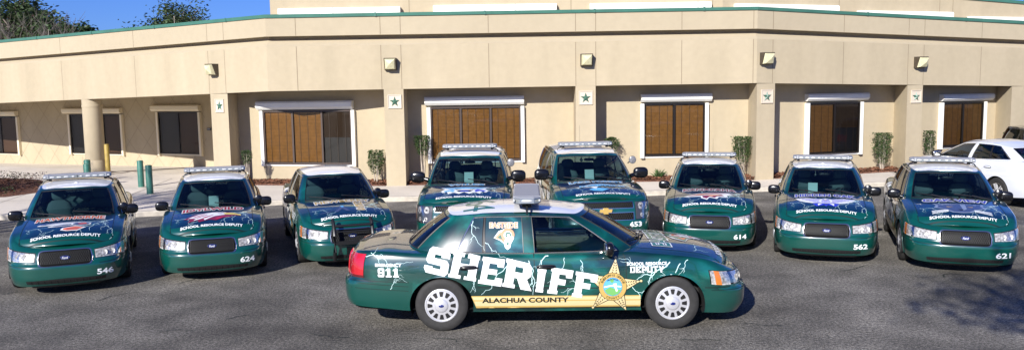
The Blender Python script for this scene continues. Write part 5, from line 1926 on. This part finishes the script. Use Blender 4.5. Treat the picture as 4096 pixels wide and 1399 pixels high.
# the bay by the first pillar
A_, B_ = V2((-8.883, 26.804)), V2((-3.78, 25.85))
window(A_, B_, .955, 3.94, .71, 2.415, 3, (1, 1, 2), boxr=(2.45, 2.71), box_s=(.75, 4.005), fr='brown_frame')
A_, B_ = V2((7.42, 25.8)), V2((20.641, 30.289))
window(A_, B_, 2.20, 4.205, .75, 2.40, 2, (1, 2), boxr=(2.46, 2.69), box_s=(2.08, 4.495))
window(A_, B_, 7.695, 9.51, .78, 2.30, 2, (1, 1), boxr=(2.345, 2.58), box_s=(7.6, 9.875))
window(PW0, PW1, -2.0, 1.38, .28, 2.01, 3, (0, 0, 3), boxr=(2.05, 2.28), box_s=(-2.2, 1.42), trim='porch_trim')
window(PW0, PW1, 4.91, 8.025, .38, 2.11, 3, (0, 0, 3), boxr=(2.16, 2.40), box_s=(4.53, 8.10), trim='porch_trim')
window(PW0, PW1, 10.24, 12.46, .44, 2.21, 2, (0, 3), boxr=(2.25, 2.51), box_s=(9.90, 12.57), trim='porch_trim')
# set-back upper storey
us = MB()
U0, U1, U2, U3 = V2((-8.28, 29)), V2((7.38, 29)), V2((20.64, 33.49)), V2((-8.28, 40))
wallseg(us, U0, U1, 4.9, 6.75); wallseg(us, U1, U2, 4.9, 6.60, z1b=6.02); wallseg(us, U3, U0, 4.9, 6.75)
bpart(us, 'upper_storey_wall')
uc = MB()
for a, b, za, zb_ in ((U0, U1, 6.75, 6.75), (U1, U2, 6.60, 6.02)):
    uc.poly([(a.x, a.y - .05, za), (b.x, b.y - .05, zb_), (b.x, b.y - .05, zb_ + .12), (a.x, a.y - .05, za + .12)], 'cap_green')
    uc.poly([(a.x, a.y - .05, za + .12), (b.x, b.y - .05, zb_ + .12), (b.x, b.y + .3, zb_ + .12), (a.x, a.y + .3, za + .12)], 'cap_green')
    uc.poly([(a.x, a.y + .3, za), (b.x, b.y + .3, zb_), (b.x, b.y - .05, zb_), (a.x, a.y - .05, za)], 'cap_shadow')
bpart(uc, 'upper_coping')
for a, b, s0, s1, z0, z1 in ((U0, U1, .32, 4.52, 5.55, 5.85), (U0, U1, 5.66, 9.90, 5.56, 5.88), (U0, U1, 11.05, 15.22, 5.55, 5.86), (U1, U2, .45, 4.74, 5.50, 5.80), (U1, U2, 5.71, 10.08, 5.36, 5.64), (U1, U2, 10.98, 14.0, 5.22, 5.49)):
    m = MB(); t = (b - a).normalized()
    shutter_box(m, a, t, Vector((t.y, -t.x)), s0, s1, z0, z1, .24)
    bpart(m, 'upper_shutter_box')
jt = MB()
for a, b, l in ((U0, U1, (4.8, 10.4, 15.3)), (U1, U2, (4.9, 9.6, 10.25))):
    t = (b - a).normalized()
    for s in l:
        p = a + t * s
        jt.box((p.x, p.y - .004, 5), (t.x * .02, t.y * .02, 0), (0, .003, 0), (0, 0, 1.4), 'joint')
bpart(jt, 'upper_joint')
# thin roof rods
rd = MB()
for i, s in ((0, 4.3), (0, 11.7), (1, 2.0), (1, 7.45), (1, 12.9)):
    p = fp(i, s, .1, lev(i, s, 'captop') - .02)
    rd.tube([p, p + Vector((0, 0, .26))], .009, 'bark_pale', 5)
bpart(rd, 'roof_rod')

# lamps and stars
LNAMES = ['wall light above the pillar beside the porch', 'wall light above the pillar between the three-pane windows', 'wall light above the pillar behind the tall LAKE FOREST patrol SUV',
          'x', 'wall light above the pillar behind the OAK VIEW patrol sedan']
LNAMES = ['boxy bronze wall light with cream lens above the pillar beside the porch', 'boxy bronze wall light with cream lens above the pillar between the three-pane windows',
          'boxy bronze wall light with cream lens above the pillar behind the LAKE FOREST SUV', 'boxy bronze wall light with cream lens above the pillar beside the HIDDEN OAK sedan',
          'boxy bronze wall light with cream lens above the pillar behind the OAK VIEW sedan']
for nm, (i, s, z) in zip(LNAMES, ((0, 13.62, 3.735), (1, 3.70, 3.785), (1, 9.545, 3.82), (2, .28, 3.785), (2, 6.12, 3.64))):
    p = fp(i, s, -.002, z)
    tt = (SEG[i][1] - SEG[i][0]).normalized()
    o = thing('wall_light', p, math.atan2(tt.y, tt.x), nm, 'wall light', 'wall lights along the cream fascia')
    h, l = MB(), MB()
    w = .18
    fr = [(-w, 0, -w), (w, 0, -w), (w, 0, w), (-w, 0, w)]; f2 = [(-w, -.10, -w), (w, -.10, -w), (w, -.24, w), (-w, -.24, w)]
    h.grid([fr + fr[:1], f2 + f2[:1]], 'lamp_housing', flip=True); h.poly(fr, 'lamp_housing')
    g0 = [(-w, -.10, -w), (w, -.10, -w), (w, -.24, w), (-w, -.24, w)]
    g1 = [(-w + .02, -.115, -w + .02), (w - .02, -.115, -w + .02), (w - .02, -.235, w - .02), (-w + .02, -.235, w - .02)]
    h.grid([g0 + g0[:1], g1 + g1[:1]], 'lamp_housing', flip=True)
    a = [(-w + .02, -.112, -w + .02), (w - .02, -.112, -w + .02), (w - .02, -.232, w - .025), (-w + .02, -.232, w - .025)]
    b = [(-w + .05, -.24, -w + .04), (w - .05, -.24, -w + .04), (w - .05, -.30, w - .06), (-w + .05, -.30, w - .06)]
    l.grid([a + a[:1], b + b[:1]], 'lamp_lens', flip=True)
    for k in range(4): l.poly([b[k], b[(k + 1) % 4], (0, -.34, 0)], 'lamp_lens')
    h.build('housing', o); l.build('lens', o)
SN = ['green star relief on a pale square set in the pillar beside the porch', 'green star relief on a pale square set in the pillar between the three-pane windows',
      'green star relief on a pale square set in the pillar behind the LAKE FOREST SUV', 'green star relief on a pale square set in the pillar beside the HIDDEN OAK sedan', 'green star relief on a pale square set in the pillar behind the OAK VIEW sedan']
for nm, (i, s, z) in zip(SN, ((0, 13.77, 2.61), (1, 3.78, 2.675), (1, 9.52, 2.70), (2, .37, 2.66), (2, 6.07, 2.55))):
    p = fp(i, s, -.001, z)
    tt = (SEG[i][1] - SEG[i][0]).normalized()
    o = thing('star_plaque', p, math.atan2(tt.y, tt.x), nm, 'wall plaque', 'star plaques on the pillars')
    pl, stt = MB(), MB()
    w = .205
    pl.bx(-w, w, -.015, 0, -w, w, 'plaque_stone')
    for (x0, x1, z0, z1) in ((-w, w, w - .02, w), (-w, w, -w, -w + .02), (-w, -w + .02, -w + .02, w - .02), (w - .02, w, -w + .02, w - .02)):
        pl.bx(x0, x1, -.034, -.0152, z0, z1, 'plaque_stone')
    P_ = [((.165 if k % 2 == 0 else .066) * math.cos(math.pi / 2 + k * math.pi / 5), (.165 if k % 2 == 0 else .066) * math.sin(math.pi / 2 + k * math.pi / 5) - .008) for k in range(10)]
    for k in range(10):
        a, b = P_[k], P_[(k + 1) % 10]
        stt.poly([(a[0], -.018, a[1]), (b[0], -.018, b[1]), (0, -.075, -.008)], 'star_green')
    pl.build('backing_plate', o); stt.build('star', o)
tp = PW0 + (PW1 - PW0).normalized() * 12.95
# small black sign on the porch wall end
sg = MB(); sg.bx(-.11, .11, -.012, 0, -.05, .05, 'black_trim')
so = thing('door_sign', (tp.x + .0, tp.y - .05, 1.50), math.atan2((PW1 - PW0).y, (PW1 - PW0).x), 'small black name plate on the porch wall beside the first pillar', 'sign')
sg.build('sign_plate', so)
sa_ = Art()
for k in range(3): sa_.poly([(-.08 + k * .055, -.012), (-.045 + k * .055, -.012), (-.045 + k * .055, .012), (-.08 + k * .055, .012)], 'vinyl_white', 0)
link('sign_marks', sa_.build('sign_marks', None, lambda u, v: (Vector((u, -.013, v)), Vector((0, -1, 0))), cut=None), so)

# ------------------------------------------------------------------ ground, curb, apron, beds
m = MB(); m.poly([(-500, -300, -.45), (500, -300, -.45), (500, 700, -.45), (-500, 700, -.45)], 'concrete'); m.build('ground', kind='structure')
CURB = [(-45, 18.3), (-20, 19.75), (-12.6, 20.08), (-9.6, 20.15), (-8.75, 20.40), (-8.1, 20.9), (-7.2, 21.6), (-6.3, 22.0), (-3.5, 22.3), (3.8, 22.72), (7.6, 23.30), (10.9, 23.95), (11.7, 24.4), (12.1, 25.3), (12.4, 26.62)]
m = MB()
back_ = [Vector((x, y, 0)) for x, y in CURB]
m.add = None
lot = [(-45, -40)] + [(80, -40), (80, 34), (12.4, 27.0)] + CURB[::-1]
tri = tessellate_polygon([[Vector((x, y, 0)) for x, y in lot]])
for t3 in tri: m.poly([(lot[i][0], lot[i][1], 0) for i in t3], 'asphalt')
o = m.build('parking_lot', kind='structure')
cb = MB()
C3 = [Vector((x, y)) for x, y in CURB]
off = []
for i, p in enumerate(C3):
    d = (C3[min(i + 1, len(C3) - 1)] - C3[max(i - 1, 0)]).normalized()
    off.append(p + Vector((-d.y, d.x)) * .16)
cb.grid([[(p.x, p.y, -.1) for p in C3], [(p.x, p.y, .11) for p in C3], [(p.x + (q.x - p.x) * .12, p.y + (q.y - p.y) * .12, .13) for p, q in zip(C3, off)], [(q.x, q.y, .13) for q in off]], 'curb_concrete')
cb.build('curb', smooth=40, kind='structure')
ap = MB()
front = [(q.x, q.y) for q in off]
backl = [(12.4, 26.62), (7.9, 25.2), (7.42, 24.95), (-7.3, 24.95), (-13.0, 28.5), (-22, 34.1), (-45, 40)]
poly = front + [(12.4, 27.0), (12.5, 27.9), (7.4, 26.2), (-8, 26.6), (-13, 30.0)] + [(-21, 34.0), (-45, 48)]
for t3 in tessellate_polygon([[Vector((x, y, 0)) for x, y in poly]]): ap.poly([(poly[i][0], poly[i][1], GZ) for i in t3], 'concrete')
ap.build('sidewalk', kind='structure')
ck = MB(); rng = random.Random(8)
for (x, y, a, l) in ((-4.6, 10.4, .3, .5), (-3.9, 10.9, 1.1, .35), (-2.6, 10.2, .1, .6), (-6.2, 12.0, .5, .7), (3.4, 10.2, 2.6, .5), (-1.0, 9.9, .1, .4), (5.3, 13.2, .4, .8), (-7.9, 12.5, 1.2, .4), (2.0, 9.7, .2, .5), (7.2, 12.8, 2.9, .6), (-5.4, 13.0, .9, 1.2)):
    pts = []
    for k in range(9):
        pts.append((x, y)); a += rng.uniform(-.6, .6); x += l / 8 * math.cos(a); y += l / 8 * math.sin(a)
    for p, q_ in zip(pts, pts[1:]):
        w_ = rng.uniform(.004, .011)
        d = Vector((q_[0] - p[0], q_[1] - p[1], 0)).normalized(); n_ = Vector((-d.y, d.x, 0)) * w_
        ck.poly([(p[0] - n_.x, p[1] - n_.y, .004), (q_[0] - n_.x, q_[1] - n_.y, .004), (q_[0] + n_.x, q_[1] + n_.y, .004), (p[0] + n_.x, p[1] + n_.y, .004)], 'seam')
ck.build('pavement_cracks', kind='structure')
pf = MB()
pf.poly([(-45, 48.0, GZ), (-21, 34.0, GZ), (-13, 30.0, GZ), (-8, 26.6, GZ), (-8.2, 33.0, -.1), (-12.75, 34.52, -.10), (-24.5, 39.52, -.24), (-36, 44.4, -.3)][1:8], 'concrete')
pf.build('porch_floor', kind='structure')
jl = MB()
for (x0, y0, x1, y1) in ((-30, 22.6, -8.0, 22.8), (-26, 25.2, -8.5, 25.3), (-22, 27.8, -12, 27.9), (-24, 30.4, -16, 30.5), (-13.6, 20.3, -15.5, 30), (-10.6, 20.4, -11.6, 28), (-18, 20.2, -20, 31), (-7.7, 21.3, -8.6, 25.6),
                         (-5.0, 22.3, -5.0, 24.9), (-1.6, 22.7, -1.6, 24.9), (1.8, 22.8, 1.8, 24.9), (5.4, 23.2, 5.4, 24.9), (8.9, 23.7, 8.7, 25.3)):
    d = Vector((x1 - x0, y1 - y0, 0)); l = d.length; d /= l
    n = Vector((-d.y, d.x, 0)) * .009
    jl.poly([(x0 - n.x, y0 - n.y, GZ + .004), (x1 - n.x, y1 - n.y, GZ + .004), (x1 + n.x, y1 + n.y, GZ + .004), (x0 + n.x, y0 + n.y, GZ + .004)], 'slab_joint')
jl.build('sidewalk_joints', kind='structure')
bed = MB()
rb = random.Random(3)
BEDS = [[(-8.75, 25.75), (-3.85, 24.88), (-3.79, 25.86), (-8.8, 26.80)], [(-3.20, 24.95), (1.94, 24.95), (1.94, 25.8), (-3.20, 25.8)], [(2.56, 24.95), (7.38, 24.95), (7.38, 25.8), (2.56, 25.8)],
        [(8.1, 25.2), (12.75, 26.78), (12.75, 27.6), (8.1, 26.03)], [(13.45, 26.9), (17, 28.1), (17, 29.05), (13.45, 27.85)], [(-14.6, 23.6), (-14.2, 24.6), (-14.9, 26.6), (-16.3, 28.3), (-18.2, 29.1), (-26, 29.6), (-30, 23.2), (-22, 22.9)]]
for b in BEDS:
    pts = []
    n = len(b)
    cxm = sum(p[0] for p in b) / n; cym = sum(p[1] for p in b) / n
    rows = []
    for k in range(n):
        a_, c_ = b[k], b[(k + 1) % n]
        for j in range(12):
            f = j / 12
            rows.append((a_[0] + (c_[0] - a_[0]) * f, a_[1] + (c_[1] - a_[1]) * f))
    R3 = []
    for f in (1, .93, .7, .4, .05):
        R3.append([(cxm + (x - cxm) * f, cym + (y - cym) * f, GZ + .004 + (0 if f == 1 else .045 + .035 * noise.noise(Vector((x * 2 + f * 5, y * 2, 0))))) for x, y in rows])
    bed.grid(R3, 'mulch', closed=True); bed.poly(R3[-1], 'mulch')
bed.build('mulch_bed', smooth=60, kind='structure')
ch = MB()
for b in BEDS:
    xs = [p[0] for p in b]; ys = [p[1] for p in b]
    big = len(b) > 4
    n = 2600 if not big else 2500
    for _ in range(n):
        if big:
            u_, v_ = rb.random(), rb.random()
            x = -24 + 9.4 * u_; y = 23.6 + (4.6 if x < -16 else 2.3) * v_
        else:
            u_, v_ = rb.random(), rb.random()
            lo = Vector(b[0]).lerp(Vector(b[1]), u_); hi = Vector(b[3]).lerp(Vector(b[2]), u_)
            p = lo.lerp(hi, .03 + .94 * v_); x, y = p.x, p.y
        a_ = rb.uniform(0, 6.3); l = rb.uniform(.02, .06); w = l * .35; z = GZ + .05 + rb.uniform(0, .05); tz = rb.uniform(-.02, .02)
        c, s_ = math.cos(a_), math.sin(a_)
        ch.poly([(x - l * c + w * s_, y - l * s_ - w * c, z - tz), (x + l * c + w * s_, y + l * s_ - w * c, z + tz), (x + l * c - w * s_, y + l * s_ + w * c, z + tz + .01), (x - l * c - w * s_, y - l * s_ + w * c, z - tz + .01)], 'mulch_chip')
o = ch.build('wood_chips', kind='stuff'); tag(o, 'reddish brown bark chips scattered over the planting beds', 'mulch')

# bollards
def bollard(x, y, h, r, mt, lab, grp=None, kind='bollard'):
    o = MB()
    o.lathe([(r, -.02), (r, h - .03), (r * .92, h - .008), (r * .6, h), (.001, h + .004)], (0, 0, 0), (0, 0, 1), mt, 20)
    b = thing(kind, (x, y, GZ), 0, lab, 'bollard', grp)
    o.build('post_shaft', b, 40)
    c = MB(); c.lathe([(r * 1.02, h - .05), (r * 1.02, h - .035)], (0, 0, 0), (0, 0, 1), mt, 20); c.lathe([(r * 1.5, 0.002), (r * 1.4, .012), (r, .014)], (0, 0, 0), (0, 0, 1), 'curb_concrete', 20)
    c.build('base_collar', b, 40)


G_ = 'green bollards on the concrete apron'
bollard(-11.55, 25.54, .84, .092, 'bollard_green', 'farther green bollard of the pair nearest the IDYLWILD sedan', G_)
bollard(-10.50, 23.75, .85, .092, 'bollard_green', 'nearer green bollard of the pair beside the IDYLWILD sedan', G_)
bollard(-14.15, 27.4, .74, .10, 'bollard_green', 'farther green bollard standing beside the round porch column', G_)
bollard(-13.45, 26.0, .72, .10, 'bollard_green', 'nearer green bollard just before the round porch column', G_)
bollard(-14.65, 29.81, 1.10, .085, 'bollard_yellow', 'tall yellow bollard standing beside the round porch column')


# ------------------------------------------------------------------ plants
def leaf(mb, p, sz, rng, m, up=.3):
    a = rng.uniform(0, 6.28); b = rng.uniform(-1.2, 1.2)
    u = Vector((math.cos(a), math.sin(a), rng.uniform(-.6, .6))).normalized()
    w = u.cross(Vector((math.sin(b), math.cos(b), up + rng.random()))).normalized()
    mb.poly([p - u * sz, p + w * sz * .45, p + u * sz, p - w * sz * .45], m)


def shrub(name, x, y, h, w, leaf_lo, lab, seed, round_=False, grp='clipped shrubs along the wall'):
    rng = random.Random(seed)
    o = thing(name, (x, y, GZ + .03), 0, lab, 'shrub', grp)
    st, lf = MB(), MB()
    for k in range(11):
        a = rng.uniform(0, 6.28); r0 = rng.uniform(0, .06); r1 = w * .5 * rng.uniform(.2, .9)
        pts = []
        for j in range(5):
            f = j / 4
            rr = r0 + (r1 - r0) * f ** 1.3
            pts.append((rr * math.cos(a) + rng.uniform(-.012, .012), rr * math.sin(a) * .8 + rng.uniform(-.012, .012), f * h * .92))
        st.tube(pts, [.011, .010, .009, .007, .004], 'bark_pale', 5)
    n = int(3900 * w * (h - leaf_lo) / .45)
    for _ in range(n):
        z = leaf_lo + (h - leaf_lo) * rng.random() ** .75
        f = (z - leaf_lo) / (h - leaf_lo)
        rr = w * .5 * (.55 + .45 * min(1, f * 2.2))
        if round_: rr = w * .5 * math.sqrt(max(0, 1 - (2 * f - 1) ** 2)) * 1.02
        x_ = rng.uniform(-1, 1); y_ = rng.uniform(-1, 1)
        if not round_ and max(abs(x_), abs(y_)) < .5 and rng.random() < .6: continue
        if round_ and x_ * x_ + y_ * y_ > 1: continue
        if f < .4 and rng.random() > .35 + f * 1.6: continue
        bump_ = 1 + .45 * noise.noise(Vector((x_ * 3, y_ * 3, z * 5 + seed)))
        leaf(lf, Vector((x_ * rr * bump_, y_ * rr * bump_ * .85, z)), rng.uniform(.018, .032), rng, 'leaf_shrub')
    st.build('stems', o); lf.build('foliage', o)


shrub('shrub', -8.30, 25.75, 1.05, .27, .62, 'thin clipped shrub by the pillar beside the porch', 1)
shrub('shrub', -4.22, 25.50, 1.02, .44, .25, 'vase-shaped clipped shrub just before the second pillar', 2)
shrub('shrub', -2.76, 25.40, 1.46, .44, .85, 'tall clipped shrub with bare stems by the WILES SUV', 3)
shrub('shrub', 3.08, 25.40, 1.32, .56, .85, 'rounded green shrub behind the LAKE FOREST SUV', 4, True)
shrub('shrub', 7.10, 25.35, 1.28, .50, .42, 'square-topped dense shrub beside the pillar behind the KANAPAHA sedan', 5)
shrub('shrub', 12.05, 26.75, 1.24, .50, .22, 'leafy vase-shaped shrub in mulch between the HIDDEN OAK and OAK VIEW sedans', 6)
shrub('shrub', 13.93, 27.45, 1.24, .32, .35, 'narrow clipped shrub beside the last window, over the white sedan hood', 7)
shrub('shrub', 16.85, 27.9, 1.12, .30, .6, 'small clipped shrub seen beside the dark SUV', 8)
tf = MB(); rng = random.Random(5)
to = thing('yucca_plant', (4.55, 25.45, GZ + .03), 0, 'small spiky green tuft in the mulch below the two-pane window', 'plant')
for _ in range(60):
    a = rng.uniform(0, 6.28); l = rng.uniform(.2, .4); e = rng.uniform(.5, 1.4)
    c, s_ = math.cos(a), math.sin(a)
    p1 = Vector((c * l * math.cos(e) * .6, s_ * l * math.cos(e) * .6, l * math.sin(e) * .7)); p2 = Vector((c * l * math.cos(e), s_ * l * math.cos(e), l * math.sin(e) * .9))
    n = Vector((-s_, c, 0)) * .008
    tf.poly([-n, n, p1 + n, p2, p1 - n], 'leaf_shrub')
tf.build('blades', to)
# dark red ground cover in the porch bed
rng = random.Random(12)
gc = MB()
for _ in range(9000):
    x = rng.uniform(-24, -14.6); y = rng.uniform(23.7, 28.4)
    if x > -16 and y > 26.2: continue
    hh = .16 + .16 * noise.noise(Vector((x * 1.3, y * 1.3, 1)))
    z = GZ + .04 + hh * rng.random() ** .5 * 1.5
    leaf(gc, Vector((x, y, max(GZ + .04, z))), rng.uniform(.02, .04), rng, 'leaf_red' if noise.noise(Vector((x * 2, y * 2, 0))) > -.1 else 'leaf_dark')
o = gc.build('ground_cover', kind='stuff'); tag(o, 'low dark reddish ground cover plants in the porch bed', 'ground cover')


def branches(mb, p, d, L, r, depth, rng, tips, m='bark', spread=.55, nb=3, keep=.75):
    pts = [p]; q = p.copy(); dd = d.copy()
    for k in range(4):
        dd = (dd + Vector((rng.uniform(-.16, .16), rng.uniform(-.16, .16), rng.uniform(-.06, .14)))).normalized()
        q = q + dd * L / 4; pts.append(q.copy())
    mb.tube(pts, [r, r * .9, r * .8, r * .7, r * .58], m, 6 if r > .02 else 4, False)
    if depth == 0:
        tips.append(q); return
    for k in range(nb):
        a = pts[rng.randrange(2, 5)]
        nd = (dd + Vector((rng.uniform(-1, 1), rng.uniform(-1, 1), rng.uniform(-.35, .6))) * spread * 1.5).normalized()
        branches(mb, a, nd, L * keep * rng.uniform(.75, 1.1), r * .55, depth - 1, rng, tips, m, spread, nb, keep)
    tips.append(q)


def tree(name, x, y, z0, trunk_h, L, r, depth, lab, seed, leaves=0, lsz=.09, lm='leaf_dark', bark='bark', nb=3, cl=.45, grp=None, spread=.55, lean=(0, 0)):
    rng = random.Random(seed)
    o = thing(name, (x, y, z0), 0, lab, 'tree', grp)
    w, tips = MB(), []
    top = Vector((lean[0] * trunk_h, lean[1] * trunk_h, trunk_h))
    w.tube([Vector((0, 0, -.3)), top * .35 + Vector((.05, 0, 0)), top * .7, top], [r * 1.3, r * 1.05, r * .95, r * .85], bark, 9, False)
    for k in range(nb + 1):
        a = 6.28 * (k + rng.random() * .6) / (nb + 1)
        branches(w, top, Vector((math.cos(a) * spread, math.sin(a) * spread, 1)).normalized(), L, r * .6, depth, rng, tips, bark, spread, nb)
    branches(w, top, Vector((0, 0, 1)), L, r * .6, depth, rng, tips, bark, spread, nb)
    w.build('trunk', o)
    if leaves:
        lf = MB()
        for t in tips:
            k_ = rng.random()
            for _ in range(int(leaves * (.4 + k_))):
                v = Vector((rng.gauss(0, 1), rng.gauss(0, 1), rng.gauss(0, .8))) * cl * .5
                leaf(lf, t + v, rng.uniform(.6, 1.2) * lsz, rng, lm)
        lf.build('crown', o)
    return o


wd = MB(); rng = random.Random(77)  # unseen woods added to block the low sky in window reflections
for _ in range(9000):
    x = rng.uniform(-75, 75); hgt = 7.5 + 2.5 * noise.noise(Vector((x * .12, 3, 0)))
    z = hgt * rng.random() ** .8
    leaf(wd, Vector((x, -46 + rng.uniform(-3, 3), z)), rng.uniform(.35, .7), rng, 'leaf_dark')
o = wd.build('woods', kind='stuff'); tag(o, 'unseen dark woods added beyond the parking lot for window reflections', 'woods')
BT = 'trees rising behind the building'
tree('oak_tree', -18.0, 45, 0, 4.25, 1.6, .20, 3, 'small-leaved evergreen oak alone behind the green roof trim', 21, 60, .09, 'leaf_dark', nb=3, cl=.6, grp=BT, spread=.95)
tree('pine_tree', -23.6, 45, 0, 4.9, 1.05, .14, 2, 'bushy bright green pine behind the roof next to bare trees', 22, 120, .12, 'leaf_pine', nb=3, cl=.42, grp=BT, spread=.8)
tree('oak_tree', -27.9, 47, 0, 4.2, 2.0, .22, 3, 'tall dense dark evergreen at the far corner beyond the porch roof', 23, 90, .12, 'leaf_dark', nb=3, cl=.75, grp=BT, spread=.9)
tree('bare_tree', -24.6, 43.5, 0, 3.4, 1.9, .09, 3, 'bare winter tree before the dense dark evergreen', 24, 0, bark='bark_grey', nb=3, grp=BT, spread=.5)
tree('bare_tree', -26.0, 44.5, 0, 3.2, 1.9, .10, 3, 'bare winter tree at the very corner beyond the porch roof', 25, 3, .05, 'leaf_red', bark='bark_grey', nb=3, grp=BT, spread=.6)
tree('bare_tree', -23.2, 43, 0, 3.6, 1.5, .07, 3, 'slender bare winter tree before the bright green pine', 26, 0, bark='bark_grey', nb=3, grp=BT, spread=.4)
# trees behind the photographer: they throw the branch shadows on the lot and the apron
ST = 'trees across the parking lot'
tree('lot_tree', 1.2, -3.6, 0, 5.6, 1.8, .15, 3, 'thinly leaved tree behind the camera that shades the lot corner', 31, 22, .11, 'leaf_dark', nb=3, grp=ST, spread=.75)
tree('lot_tree', 5.2, 3.0, 0, 6.2, 1.5, .10, 3, 'slender bare tree beside the camera that shades the white sedan', 32, 3, .07, 'leaf_dark', nb=3, grp=ST, spread=.6)
tree('lot_tree', -17.5, 7.5, 0, 5.5, 2.1, .16, 3, 'bare tree beyond the HAWTHORNE sedan that streaks the apron with shade', 33, 6, .08, 'leaf_dark', nb=3, grp=ST, spread=.8)
tree('lot_tree', -22.5, 13, 0, 5.0, 2.1, .18, 3, 'leafy tree out of view that shades the porch column', 34, 14, .10, 'leaf_dark', nb=3, grp=ST, spread=.9)
